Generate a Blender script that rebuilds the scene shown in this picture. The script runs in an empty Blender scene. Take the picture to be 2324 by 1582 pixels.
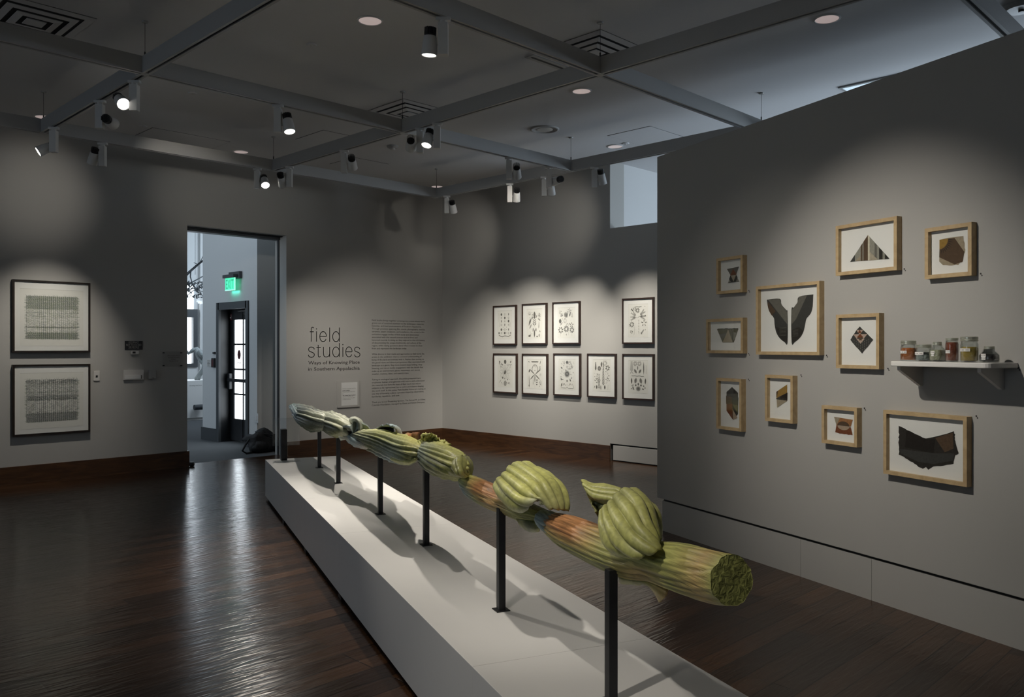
import bpy, math, random
from mathutils import Vector, Matrix, noise
random.seed(7)
PI = math.pi
C = bpy.context.scene.collection
scene = bpy.context.scene

# ------------------------------------------------------------------ camera
F, CX, HY, EYE = 1890.0, 1162.0, 787.0, 1.5
TH = math.atan(1878.0 / F)                 # angle between view axis and world +X
cT, sT = math.cos(TH), math.sin(TH)
cam_d = bpy.data.cameras.new('camera'); cam = bpy.data.objects.new('camera', cam_d); C.objects.link(cam)
cam.location = (0, 0, EYE)
cam.rotation_euler = (PI / 2, 0, math.atan2(sT, cT) - PI / 2)
cam_d.sensor_width = 36; cam_d.lens = F / 2324 * 36
cam_d.shift_y = (HY - 791) / 2324
cam_d.clip_start = 0.05; cam_d.clip_end = 100
scene.camera = cam

# ------------------------------------------------------------------ world, exposure, area lights
world = bpy.data.worlds.new('world'); scene.world = world; world.use_nodes = True
bg = world.node_tree.nodes['Background']; bg.inputs[0].default_value = (0.80, 0.88, 1.0, 1); bg.inputs[1].default_value = 0.015
scene.view_settings.view_transform = 'Standard'; scene.view_settings.look = 'None'
scene.view_settings.exposure = 0.0; scene.view_settings.gamma = 1.0; scene.view_settings.use_curve_mapping = False

def area(name, loc, target, sx, sy, power, color):
    d = bpy.data.lights.new(name, 'AREA'); d.shape = 'RECTANGLE'; d.size = sx; d.size_y = sy
    d.energy = power; d.color = color
    o = bpy.data.objects.new(name, d); C.objects.link(o); o.location = loc
    o.rotation_euler = (Vector(target) - Vector(loc)).to_track_quat('-Z', 'Y').to_euler()
    return o
DAY = (0.72, 0.86, 1.0)
area('lobby_overhead_fill', (4.4, 12.6, 5.1), (5.6, 12.4, 0), 3.0, 2.0, 22, DAY)  # unseen overhead fill added to brighten the lobby walls, no real opening there
area('lobby_corner_fill', (4.9, 10.85, 4.6), (6.7, 11.3, 1.6), 1.4, 0.5, 14, DAY)  # unseen fill lamp added to lift the dark wall strip by the doorway
sun_d = bpy.data.lights.new('lobby_daylight_beam', 'SPOT'); sun_d.energy = 260; sun_d.spot_size = math.radians(9); sun_d.spot_blend = 0.6; sun_d.color = (0.85, 0.93, 1.0); sun_d.shadow_soft_size = 0.02
sun_o = bpy.data.objects.new('lobby_daylight_beam', sun_d); C.objects.link(sun_o); sun_o.location = (-0.6, 13.2, 1.7)
sun_o.rotation_euler = (Vector((5.3, 12.2, 0)) - Vector(sun_o.location)).to_track_quat('-Z', 'Y').to_euler()
area('daylight_side_windows', (12.2, 0.8, 2.0), (7.5, 1.5, 3.9), 5.5, 3.0, 460, DAY)
area('daylight_entrance_windows', (-6.6, 5.5, 2.2), (3.0, 5.0, 0.6), 3.5, 2.6, 52, DAY)
area('daylight_lobby_windows', (1.5, 14.2, 2.6), (6.5, 13.2, 1.6), 3.6, 4.0, 85, DAY)
area('daylight_lobby_far_windows', (8.6, 15.2, 3.6), (8.2, 18.0, 2.0), 2.0, 2.0, 90, DAY)
LAMP_K = 1.27

# ------------------------------------------------------------------ pixel -> world helpers
U3, F3 = Vector((sT, -cT, 0)), Vector((cT, sT, 0))       # camera right / forward in world
# cT = cos(angle of view axis from X); right vector is (sin, -cos)
def ray(px, py): return U3 * ((px - CX) / F) + F3 + Vector((0, 0, (HY - py) / F))
EYEV = Vector((0, 0, EYE))
def cam2w(r, f, z=0.0):
    v = U3 * r + F3 * f; return Vector((v.x, v.y, z))
def onZ(px, py, z):
    d = ray(px, py); t = (z - EYE) / d.z; return EYEV + d * t
def onF(px, py, f): return EYEV + ray(px, py) * f
def onPlane(px, py, p0, n):
    d = ray(px, py); t = (p0 - EYEV).dot(n) / d.dot(n); return EYEV + d * t

# wall frames: local x = to the viewer's right, local y = into the wall, z up
DCOR = EYE * F / 212.0
corner = cam2w((1004 - CX) / F * DCOR, DCOR)
YL, XC = corner.y, corner.x
class Wall:
    def __init__(s, p0, rotz):
        s.p0 = Vector(p0); s.rot = rotz
        s.u = Vector((math.cos(rotz), math.sin(rotz), 0)); s.y = Vector((-math.sin(rotz), math.cos(rotz), 0))
    def uz(s, px, py, off=0.0):
        P = onPlane(px, py, s.p0 - s.y * off, s.y); return ((P - s.p0).dot(s.u), P.z)
    def at(s, u, off, z): return s.p0 + s.u * u - s.y * off + Vector((0, 0, z))
WL = Wall((0, YL, 0), 0.0)
WB = Wall((XC, 0, 0), -PI / 2)
fP = EYE * F / (1204 - HY)
P0 = cam2w((1503 - CX) / F * fP, fP)
a3 = math.atan((255 - CX) / F)
d3 = U3 * math.sin(a3) + F3 * math.cos(a3)
WP = Wall(P0, math.atan2(-d3.y, -d3.x))
ZC, ZB = 3.95, 3.55          # ceiling, underside of track grid
ZP = 3.06                    # top of the movable panels

# ------------------------------------------------------------------ mesh builder
def tag(o, label=None, cat=None, group=None, kind=None):
    if label: o['label'] = label
    if cat: o['category'] = cat
    if group: o['group'] = group
    if kind: o['kind'] = kind
    return o
def thing(name, label, cat, loc=(0, 0, 0), rotz=0.0, group=None):
    o = bpy.data.objects.new(name, None); C.objects.link(o); o.empty_display_size = 0.1
    o.location = loc; o.rotation_euler = (0, 0, rotz)
    return tag(o, label, cat, group)
class MB:
    def __init__(s): s.v = []; s.f = []; s.m = []; s.mats = []; s.c = None
    def mi(s, mat):
        if mat not in s.mats: s.mats.append(mat)
        return s.mats.index(mat)
    def add(s, vs, fs, mat):
        b = len(s.v); s.v += [tuple(v) for v in vs]; i = s.mi(mat)
        for f in fs: s.f.append(tuple(b + k for k in f)); s.m.append(i)
        return s
    def box(s, x0, x1, y0, y1, z0, z1, mat):
        x0, x1 = sorted((x0, x1)); y0, y1 = sorted((y0, y1)); z0, z1 = sorted((z0, z1))
        v = [(x0,y0,z0),(x1,y0,z0),(x1,y1,z0),(x0,y1,z0),(x0,y0,z1),(x1,y0,z1),(x1,y1,z1),(x0,y1,z1)]
        return s.add(v, [(0,3,2,1),(4,5,6,7),(0,1,5,4),(1,2,6,5),(2,3,7,6),(3,0,4,7)], mat)
    def prism(s, pts, z0, z1, mat):          # xy outline
        n = len(pts); v = [(x, y, z0) for x, y in pts] + [(x, y, z1) for x, y in pts]
        f = [tuple(reversed(range(n))), tuple(range(n, 2 * n))] + [(i, (i+1) % n, n+(i+1) % n, n+i) for i in range(n)]
        return s.add(v, f, mat)
    def wpoly(s, pts, y, mat):               # outline in wall plane (u,z) facing -y
        n = len(pts)
        A = sum(pts[i][0]*pts[(i+1)%n][1] - pts[(i+1)%n][0]*pts[i][1] for i in range(n))
        if A < 0: pts = list(reversed(pts))
        return s.add([(p[0], y, p[1]) for p in pts], [tuple(range(n))], mat)
    def wslab(s, pts, y0, y1, mat):
        n = len(pts)
        A = sum(pts[i][0]*pts[(i+1)%n][1] - pts[(i+1)%n][0]*pts[i][1] for i in range(n))
        if A < 0: pts = list(reversed(pts))
        v = [(p[0], y0, p[1]) for p in pts] + [(p[0], y1, p[1]) for p in pts]
        f = [tuple(range(n)), tuple(reversed(range(n, 2*n)))] + [(i, n+i, n+(i+1)%n, (i+1)%n) for i in range(n)]
        return s.add(v, f, mat)
    def stroke(s, pts, y, w, mat, closed=False):
        P = [Vector(p) for p in pts]; n = len(P); L = []; R = []
        for i in range(n):
            if closed: t = P[(i+1) % n] - P[i-1]
            else: t = P[min(i+1, n-1)] - P[max(i-1, 0)]
            if t.length < 1e-9: t = Vector((1, 0))
            t.normalize(); q = Vector((-t.y, t.x)) * w * 0.5
            L.append(P[i] + q); R.append(P[i] - q)
        v = [(p.x, y, p.y) for p in R] + [(p.x, y, p.y) for p in L]
        f = [(i, i+1, n+i+1, n+i) for i in range(n-1)]
        if closed: f.append((n-1, 0, n, 2*n-1))
        return s.add(v, f, mat)
    def disc(s, cx, cz, r, y, mat, n=14, rz=None):
        rz = rz or r
        return s.wpoly([(cx + r*math.cos(2*PI*i/n), cz + rz*math.sin(2*PI*i/n)) for i in range(n)], y, mat)
    def cyl(s, p0, p1, r0, r1, mat, n=20, caps=True):
        p0, p1 = Vector(p0), Vector(p1); ax = (p1 - p0).normalized()
        a = ax.orthogonal().normalized(); b = ax.cross(a)
        v = [p0 + (a*math.cos(2*PI*i/n) + b*math.sin(2*PI*i/n))*r0 for i in range(n)] + \
            [p1 + (a*math.cos(2*PI*i/n) + b*math.sin(2*PI*i/n))*r1 for i in range(n)]
        f = [(i, (i+1) % n, n+(i+1) % n, n+i) for i in range(n)]
        if caps: f += [tuple(reversed(range(n))), tuple(range(n, 2*n))]
        return s.add(v, f, mat)
    def lathe(s, prof, mat, cx=0, cy=0, cz=0, n=28, sq=0.0):
        v = []
        for r, z in prof:
            for i in range(n):
                a = 2*PI*i/n; k = 1.0
                if sq: k = 1 + sq*(1/max(abs(math.cos(a)), abs(math.sin(a))) - 1)
                v.append((cx + r*k*math.cos(a), cy + r*k*math.sin(a), cz + z))
        f = []
        for j in range(len(prof)-1):
            for i in range(n): f.append((j*n+i, j*n+(i+1) % n, (j+1)*n+(i+1) % n, (j+1)*n+i))
        f.append(tuple(reversed(range(n)))); f.append(tuple(range((len(prof)-1)*n, len(prof)*n)))
        return s.add(v, f, mat)
    def tube(s, path, rad, mat, n=8):
        P = [Vector(p) for p in path]; m = len(P); v = []
        if not hasattr(rad, '__len__'): rad = [rad]*m
        prev = None
        for i in range(m):
            t = (P[min(i+1, m-1)] - P[max(i-1, 0)]).normalized()
            a = t.orthogonal().normalized() if prev is None else (prev - t*prev.dot(t)).normalized()
            prev = a; b = t.cross(a)
            v += [P[i] + (a*math.cos(2*PI*k/n) + b*math.sin(2*PI*k/n))*rad[i] for k in range(n)]
        f = [(i*n+k, i*n+(k+1) % n, (i+1)*n+(k+1) % n, (i+1)*n+k) for i in range(m-1) for k in range(n)]
        f += [tuple(reversed(range(n))), tuple(range((m-1)*n, m*n))]
        return s.add(v, f, mat)
    def build(s, name, parent=None, smooth=False, bevel=0.0, label=None, cat=None, group=None, kind=None, loc=(0,0,0), rotz=0.0):
        me = bpy.data.meshes.new(name); me.from_pydata(s.v, [], s.f)
        for m in s.mats: me.materials.append(m)
        me.polygons.foreach_set('material_index', s.m)
        if smooth: me.polygons.foreach_set('use_smooth', [True]*len(s.f))
        if s.c:
            ca = me.color_attributes.new('Col', 'FLOAT_COLOR', 'POINT')
            for i, c in enumerate(s.c): ca.data[i].color = (c[0], c[1], c[2], 1)
        me.update()
        o = bpy.data.objects.new(name, me); C.objects.link(o)
        if parent: o.parent = parent
        else: o.location = loc; o.rotation_euler = (0, 0, rotz)
        if bevel:
            b = o.modifiers.new('bevel', 'BEVEL'); b.width = bevel; b.segments = 2; b.limit_method = 'ANGLE'; b.angle_limit = 0.7
        if smooth and bevel == 0 and smooth != 'all':
            pass
        return tag(o, label, cat, group, kind)

def spl(pts, n=6, closed=False):
    out = []; m_ = len(pts)
    for i in range(m_ - 1):
        p0, p1, p2, p3 = pts[max(i-1, 0)], pts[i], pts[i+1], pts[min(i+2, m_-1)]
        for k in range(n):
            t_ = k / n
            out.append(tuple(0.5 * ((2*p1[d]) + (-p0[d]+p2[d])*t_ + (2*p0[d]-5*p1[d]+4*p2[d]-p3[d])*t_*t_ + (-p0[d]+3*p1[d]-3*p2[d]+p3[d])*t_**3) for d in range(len(p1))))
    out.append(tuple(pts[-1])); return out

# ------------------------------------------------------------------ materials
def mat(name, col, rough=0.6, metal=0.0, emis=None, es=0.0, noise_s=0.0, noise_a=0.0, bump=0.0, spec=0.5, coat=0.0):
    m = bpy.data.materials.new(name); m.use_nodes = True; nt = m.node_tree; b = nt.nodes['Principled BSDF']
    b.inputs['Base Color'].default_value = (*col, 1); b.inputs['Roughness'].default_value = rough
    b.inputs['Metallic'].default_value = metal; b.inputs['Specular IOR Level'].default_value = spec
    if coat: b.inputs['Coat Weight'].default_value = coat
    if emis: b.inputs['Emission Color'].default_value = (*emis, 1); b.inputs['Emission Strength'].default_value = es
    if noise_s:
        tc = nt.nodes.new('ShaderNodeTexCoord'); nz = nt.nodes.new('ShaderNodeTexNoise'); nz.inputs['Scale'].default_value = noise_s
        nz.inputs['Detail'].default_value = 5
        nt.links.new(tc.outputs['Object'], nz.inputs['Vector'])
        if noise_a:
            mx = nt.nodes.new('ShaderNodeMixRGB'); mx.inputs[1].default_value = tuple(c*(1-noise_a) for c in col) + (1,)
            mx.inputs[2].default_value = tuple(min(1, c*(1+noise_a)) for c in col) + (1,)
            nt.links.new(nz.outputs['Fac'], mx.inputs[0]); nt.links.new(mx.outputs[0], b.inputs['Base Color'])
        if bump:
            bp = nt.nodes.new('ShaderNodeBump'); bp.inputs['Strength'].default_value = bump; bp.inputs['Distance'].default_value = 0.01
            nt.links.new(nz.outputs['Fac'], bp.inputs['Height']); nt.links.new(bp.outputs[0], b.inputs['Normal'])
    return m
def wood(name, c1, c2, scale=(1, 12, 12), rough=0.45, s=3.0, bump=0.15):
    m = bpy.data.materials.new(name); m.use_nodes = True; nt = m.node_tree; b = nt.nodes['Principled BSDF']
    tc = nt.nodes.new('ShaderNodeTexCoord'); mp = nt.nodes.new('ShaderNodeMapping'); mp.inputs['Scale'].default_value = scale
    nz = nt.nodes.new('ShaderNodeTexNoise'); nz.inputs['Scale'].default_value = s; nz.inputs['Detail'].default_value = 8; nz.inputs['Distortion'].default_value = 1.2
    cr = nt.nodes.new('ShaderNodeValToRGB'); cr.color_ramp.elements[0].position = 0.3; cr.color_ramp.elements[1].position = 0.72
    cr.color_ramp.elements[0].color = (*c1, 1); cr.color_ramp.elements[1].color = (*c2, 1)
    bp = nt.nodes.new('ShaderNodeBump'); bp.inputs['Strength'].default_value = bump; bp.inputs['Distance'].default_value = 0.002
    L = nt.links; L.new(tc.outputs['Object'], mp.inputs[0]); L.new(mp.outputs[0], nz.inputs['Vector']); L.new(nz.outputs['Fac'], cr.inputs[0])
    L.new(cr.outputs[0], b.inputs['Base Color']); L.new(nz.outputs['Fac'], bp.inputs['Height']); L.new(bp.outputs[0], b.inputs['Normal'])
    b.inputs['Roughness'].default_value = rough
    return m
def glass(name, tint=(1, 1, 1), amt=0.06, rough=0.02, k=0.55):
    m = bpy.data.materials.new(name); m.use_nodes = True; nt = m.node_tree; nt.nodes.remove(nt.nodes['Principled BSDF'])
    out = nt.nodes['Material Output']; tr = nt.nodes.new('ShaderNodeBsdfTransparent'); tr.inputs[0].default_value = (*tint, 1)
    gl = nt.nodes.new('ShaderNodeBsdfGlossy'); gl.inputs['Roughness'].default_value = rough
    fr = nt.nodes.new('ShaderNodeLayerWeight'); fr.inputs[0].default_value = 0.25
    ma = nt.nodes.new('ShaderNodeMath'); ma.operation = 'MULTIPLY_ADD'; ma.inputs[1].default_value = k; ma.inputs[2].default_value = amt
    mx = nt.nodes.new('ShaderNodeMixShader')
    nt.links.new(fr.outputs['Fresnel'], ma.inputs[0]); nt.links.new(ma.outputs[0], mx.inputs[0])
    nt.links.new(tr.outputs[0], mx.inputs[1]); nt.links.new(gl.outputs[0], mx.inputs[2]); nt.links.new(mx.outputs[0], out.inputs[0])
    return m
M = {}
M['wall'] = mat('grey_wall_paint', (0.38, 0.376, 0.358), 0.75, noise_s=90, noise_a=0.015, bump=0.03, spec=0.25)
M['lobby'] = mat('lobby_wall_paint', (0.56, 0.57, 0.57), 0.75, noise_s=60, noise_a=0.015, bump=0.03, spec=0.25)
M['ceil'] = mat('ceiling_paint', (0.62, 0.62, 0.63), 0.85, noise_s=40, noise_a=0.02, bump=0.03, spec=0.15)
M['beam'] = mat('white_track_beam', (0.38, 0.38, 0.375), 0.5, noise_s=8, noise_a=0.02)
M['ventback'] = mat('dark_vent_throat', (0.045, 0.045, 0.047), 0.8, noise_s=20, noise_a=0.2)
M['slot'] = mat('black_track_slot', (0.01, 0.01, 0.01), 0.6, noise_s=30, noise_a=0.1)
M['base'] = wood('brown_baseboard_wood', (0.034, 0.015, 0.007), (0.088, 0.040, 0.016), (1, 1, 8), 0.4)
M['plinth'] = mat('white_plinth_paint', (0.74, 0.73, 0.71), 0.5, noise_s=5, noise_a=0.02, bump=0.01)
M['black'] = mat('black_painted_metal', (0.012, 0.012, 0.013), 0.45, noise_s=40, noise_a=0.2)
M['post'] = mat('dark_steel_post', (0.035, 0.036, 0.04), 0.4, 0.6, noise_s=30, noise_a=0.2)
M['blackwood'] = wood('dark_frame_wood', (0.008, 0.006, 0.005), (0.022, 0.014, 0.011), (1, 1, 1), 0.4, 12)
M['brownwood'] = wood('dark_brown_frame_wood', (0.018, 0.009, 0.006), (0.04, 0.02, 0.014), (1, 1, 1), 0.4, 12)
M['oak'] = wood('pale_oak_frame', (0.40, 0.285, 0.15), (0.52, 0.39, 0.22), (3, 3, 3), 0.5, 5)
M['mat'] = mat('white_mat_board', (0.72, 0.715, 0.70), 0.8, noise_s=200, noise_a=0.01, spec=0.2)
M['paper'] = mat('drawing_paper', (0.69, 0.68, 0.645), 0.85, noise_s=120, noise_a=0.02, spec=0.2)
M['edge'] = mat('paper_edge', (0.50, 0.49, 0.46), 0.8, noise_s=100, noise_a=0.02)
M['ink'] = mat('grey_pencil', (0.12, 0.115, 0.105), 0.8, noise_s=150, noise_a=0.25)
M['ink2'] = mat('light_pencil', (0.31, 0.30, 0.28), 0.8, noise_s=150, noise_a=0.2)
M['text'] = mat('black_vinyl', (0.012, 0.012, 0.011), 0.5, noise_s=60, noise_a=0.1)
M['text2'] = mat('dark_grey_vinyl', (0.045, 0.043, 0.04), 0.6, noise_s=60, noise_a=0.1)
M['white'] = mat('white_enamel', (0.62, 0.62, 0.61), 0.4, noise_s=10, noise_a=0.02)
M['grey_plate'] = mat('grey_switch_plate', (0.55, 0.54, 0.52), 0.45, noise_s=10, noise_a=0.02)
M['lens'] = mat('lit_lamp_lens', (1, 1, 1), 0.3, emis=(1.0, 0.95, 0.86), es=9.0, noise_s=5, noise_a=0.01)
M['lens_off'] = mat('deep_lamp_lens', (0.6, 0.6, 0.6), 0.2, emis=(1.0, 0.95, 0.86), es=1.5, noise_s=5, noise_a=0.01)
M['refl'] = mat('downlight_reflector', (0.75, 0.68, 0.66), 0.3, 0.7, emis=(1.0, 0.80, 0.76), es=0.30, noise_s=20, noise_a=0.08)  # faint emission stands in for track light reflected by the unlit downlights
M['ring'] = mat('downlight_trim', (0.62, 0.62, 0.62), 0.4, noise_s=10, noise_a=0.02)
M['doorgrey'] = mat('charcoal_door_paint', (0.012, 0.013, 0.015), 0.4, noise_s=20, noise_a=0.1)
M['doorframe'] = mat('grey_door_frame', (0.05, 0.055, 0.06), 0.5, noise_s=20, noise_a=0.1)
M['daypane'] = mat('daylit_window_glass', (0.9, 0.95, 1), 0.2, emis=(0.86, 0.94, 1.0), es=5.0, noise_s=3, noise_a=0.02)
M['exitglow'] = mat('green_exit_panel', (0.1, 0.8, 0.5), 0.3, emis=(0.10, 0.92, 0.50), es=0.85, noise_s=60, noise_a=0.05)
M['exitedge'] = mat('bright_green_edge', (0.4, 0.9, 0.7), 0.3, emis=(0.45, 1.0, 0.78), es=0.9, noise_s=60, noise_a=0.05)
M['exitlet'] = mat('dim_green_letter', (0.05, 0.45, 0.3), 0.3, emis=(0.04, 0.50, 0.27), es=0.6, noise_s=60, noise_a=0.05)
M['red'] = mat('dark_red_plastic', (0.06, 0.006, 0.009), 0.4, noise_s=20, noise_a=0.1)
M['bag'] = mat('black_nylon', (0.008, 0.008, 0.009), 0.7, noise_s=90, noise_a=0.4, bump=0.4)
M['acrylic'] = glass('clear_acrylic', (0.93, 0.95, 0.96), 0.05, 0.15)
M['pane'] = glass('picture_glass', (0.985, 0.99, 0.985), 0.006, 0.02, 0.10)
M['jar'] = glass('jar_glass', (0.95, 0.965, 0.96), 0.05, 0.02, 0.32)
M['lid'] = mat('tin_jar_lid', (0.46, 0.47, 0.40), 0.32, 0.55, noise_s=60, noise_a=0.1)
M['branch'] = mat('dark_branch', (0.03, 0.035, 0.04), 0.6, noise_s=40, noise_a=0.3, bump=0.4)
M['drift'] = mat('grey_driftwood', (0.30, 0.33, 0.33), 0.7, noise_s=30, noise_a=0.4, bump=0.5)
M['carpet'] = mat('lobby_carpet', (0.10, 0.105, 0.11), 0.95, noise_s=250, noise_a=0.35, bump=0.3, spec=0.1)

def floor_mat():
    m = bpy.data.materials.new('hand_scraped_dark_wood'); m.use_nodes = True; nt = m.node_tree; b = nt.nodes['Principled BSDF']; L = nt.links
    tc = nt.nodes.new('ShaderNodeTexCoord')
    br = nt.nodes.new('ShaderNodeTexBrick'); br.inputs['Scale'].default_value = 1.0
    br.inputs['Brick Width'].default_value = 1.15; br.inputs['Row Height'].default_value = 0.128; br.inputs['Mortar Size'].default_value = 0.0034
    br.inputs['Mortar Smooth'].default_value = 0.3; br.inputs['Bias'].default_value = 0.0; br.offset = 0.37; br.offset_frequency = 3
    br.inputs['Color1'].default_value = (0.023, 0.0115, 0.0062, 1); br.inputs['Color2'].default_value = (0.068, 0.032, 0.0145, 1)
    br.inputs['Mortar'].default_value = (0.006, 0.004, 0.003, 1)
    L.new(tc.outputs['Object'], br.inputs['Vector'])
    mp = nt.nodes.new('ShaderNodeMapping'); mp.inputs['Scale'].default_value = (1.2, 22, 1)
    nz = nt.nodes.new('ShaderNodeTexNoise'); nz.inputs['Scale'].default_value = 1.6; nz.inputs['Detail'].default_value = 7; nz.inputs['Distortion'].default_value = 0.6
    L.new(tc.outputs['Object'], mp.inputs[0]); L.new(mp.outputs[0], nz.inputs['Vector'])
    mx = nt.nodes.new('ShaderNodeMixRGB'); mx.blend_type = 'OVERLAY'; mx.inputs[0].default_value = 0.55
    L.new(br.outputs['Color'], mx.inputs[1]); L.new(nz.outputs['Fac'], mx.inputs[2]); L.new(mx.outputs[0], b.inputs['Base Color'])
    mp2 = nt.nodes.new('ShaderNodeMapping'); mp2.inputs['Scale'].default_value = (2.2, 17, 1); mp2.inputs['Rotation'].default_value = (0, 0, 0.04)
    n2 = nt.nodes.new('ShaderNodeTexNoise'); n2.inputs['Scale'].default_value = 2.2; n2.inputs['Detail'].default_value = 2; n2.inputs['Distortion'].default_value = 0.7
    L.new(tc.outputs['Object'], mp2.inputs[0]); L.new(mp2.outputs[0], n2.inputs['Vector'])
    b1 = nt.nodes.new('ShaderNodeBump'); b1.inputs['Strength'].default_value = 0.42; b1.inputs['Distance'].default_value = 0.0075
    b2 = nt.nodes.new('ShaderNodeBump'); b2.inputs['Strength'].default_value = 0.5; b2.inputs['Distance'].default_value = 0.0015; b2.invert = True
    L.new(n2.outputs['Fac'], b1.inputs['Height']); L.new(br.outputs['Fac'], b2.inputs['Height']); L.new(b1.outputs[0], b2.inputs['Normal'])
    L.new(b2.outputs[0], b.inputs['Normal'])
    rr = nt.nodes.new('ShaderNodeMapRange'); rr.inputs[3].default_value = 0.13; rr.inputs[4].default_value = 0.26
    L.new(nz.outputs['Fac'], rr.inputs[0]); L.new(rr.outputs[0], b.inputs['Roughness'])
    b.inputs['Specular IOR Level'].default_value = 0.42
    return m
M['floor'] = floor_mat()

def painted(name, rough=0.5, bumps=60):
    m = bpy.data.materials.new(name); m.use_nodes = True; nt = m.node_tree; b = nt.nodes['Principled BSDF']; L = nt.links
    at = nt.nodes.new('ShaderNodeAttribute'); at.attribute_name = 'Col'
    tc = nt.nodes.new('ShaderNodeTexCoord'); nz = nt.nodes.new('ShaderNodeTexNoise'); nz.inputs['Scale'].default_value = bumps; nz.inputs['Detail'].default_value = 6
    L.new(tc.outputs['Object'], nz.inputs['Vector'])
    mx = nt.nodes.new('ShaderNodeMixRGB'); mx.blend_type = 'OVERLAY'; mx.inputs[0].default_value = 0.55
    L.new(at.outputs['Color'], mx.inputs[1]); L.new(nz.outputs['Fac'], mx.inputs[2]); L.new(mx.outputs[0], b.inputs['Base Color'])
    bp = nt.nodes.new('ShaderNodeBump'); bp.inputs['Strength'].default_value = 0.35; bp.inputs['Distance'].default_value = 0.003
    L.new(nz.outputs['Fac'], bp.inputs['Height']); L.new(bp.outputs[0], b.inputs['Normal'])
    b.inputs['Roughness'].default_value = rough
    return m
M['glaze'] = painted('painted_ceramic', 0.45)
def bark_mat(rot):
    m = painted('painted_bark', 0.5, 40); nt = m.node_tree; L = nt.links
    nz = [n for n in nt.nodes if n.type == 'TEX_NOISE'][0]; tc = [n for n in nt.nodes if n.type == 'TEX_COORD'][0]
    r1 = nt.nodes.new('ShaderNodeMapping'); r1.inputs['Rotation'].default_value = (0, 0, -rot)
    sc_ = nt.nodes.new('ShaderNodeMapping'); sc_.inputs['Scale'].default_value = (0.16, 1.6, 1.6)
    L.new(tc.outputs['Object'], r1.inputs[0]); L.new(r1.outputs[0], sc_.inputs[0]); L.new(sc_.outputs[0], nz.inputs['Vector'])
    nz.inputs['Distortion'].default_value = 0.8
    bp = [n for n in nt.nodes if n.type == 'BUMP'][0]; bp.inputs['Strength'].default_value = 0.9; bp.inputs['Distance'].default_value = 0.008
    mx = [n for n in nt.nodes if n.type == 'MIX_RGB'][0]; mx.inputs[0].default_value = 0.95
    return m
M['bark'] = bark_mat(math.atan2((U3 * math.sin(math.atan((346 - CX) / F)) + F3 * math.cos(math.atan((346 - CX) / F))).y, (U3 * math.sin(math.atan((346 - CX) / F)) + F3 * math.cos(math.atan((346 - CX) / F))).x))

# ------------------------------------------------------------------ structure
def struct(name, mb, bevel=0.0, **k): return mb.build(name, kind='structure', bevel=bevel, **k)
struct('floor', MB().box(-7, 12.5, -3, YL + 0.24, -0.1, 0.0, M['floor']))
struct('floor', MB().box(-1, 13, YL + 0.24, 20, -0.1, 0.0, M['carpet'])).name = 'floor_lobby'
struct('ceiling', MB().box(-7, 12.5, -3, YL + 0.3, ZC, ZC + 0.15, M['ceil']))
struct('ceiling', MB().box(-1, 13, YL + 0.3, 20, 5.2, 5.35, M['lobby'])).name = 'ceiling_lobby'
# left wall with the tall doorway
xd0 = onPlane(425, 700, WL.p0, WL.y).x; xd1 = onPlane(650, 700, WL.p0, WL.y).x
zd = onPlane(425, 510.7, WL.p0, WL.y).z
w = MB().box(-7, xd0, YL, YL + 0.3, 0, 5.2, M['wall']).box(xd1, 9.0, YL, YL + 0.3, 0, 5.2, M['wall']).box(xd0, xd1, YL, YL + 0.3, zd, 5.2, M['wall'])
struct('wall_left', w)
# back wall, high opening above the lower infill panel
yo = onPlane(1384.5, 450, WB.p0, WB.y).y
struct('wall_back', MB().box(XC, XC + 0.3, yo, YL, 0, ZC, M['wall']))
# infill panel with a stepped base
w = MB().box(XC, XC + 0.14, -2.9, yo, 0.225, ZP, M['wall'])
struct('wall_infill', w)
ybase = onPlane(1391, 1020, WB.p0 - WB.y * 0.0, WB.y).y
struct('baseboard_infill', MB().box(XC + 0.002, XC + 0.13, -2.9, ybase, 0.012, 0.205, M['wall']), 0.003)
struct('trim_1', MB().box(XC + 0.03, XC + 0.12, -2.9, yo, 0.0, 0.226, M['slot']))
# wall seen through the high opening and beyond
struct('wall_beyond', MB().box(XC + 0.3, 12.5, yo, yo + 0.2, 0, ZC, M['lobby']))
struct('wall_window_side', MB().box(12.4, 12.6, -3, yo, 0, 0.9, M['lobby']).box(12.4, 12.6, -3, yo, 3.6, ZC, M['lobby']))
# baseboards
BH = 0.198
struct('baseboard_left', MB().box(-7, xd0 + 0.02, YL - 0.02, YL, 0, BH, M['base']).box(xd0, xd0 + 0.02, YL, YL + 0.30, 0, BH, M['base']), 0.002)
struct('baseboard_left', MB().box(xd1 + 0.01, XC, YL - 0.02, YL, 0, BH, M['base']), 0.002).name = 'baseboard_left_far'
yb1 = onPlane(1386, 1010, WB.p0, WB.y).y
struct('baseboard_back', MB().box(XC - 0.02, XC, yb1, YL - 0.02, 0, BH, M['base']), 0.002)
struct('trim_2', MB().box(-7, xd0, YL - 0.032, YL - 0.02, 0, 0.012, M['base']).box(xd1, XC, YL - 0.032, YL - 0.02, 0, 0.012, M['base']).box(XC - 0.032, XC - 0.02, yb1, YL, 0, 0.012, M['base']))
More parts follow.
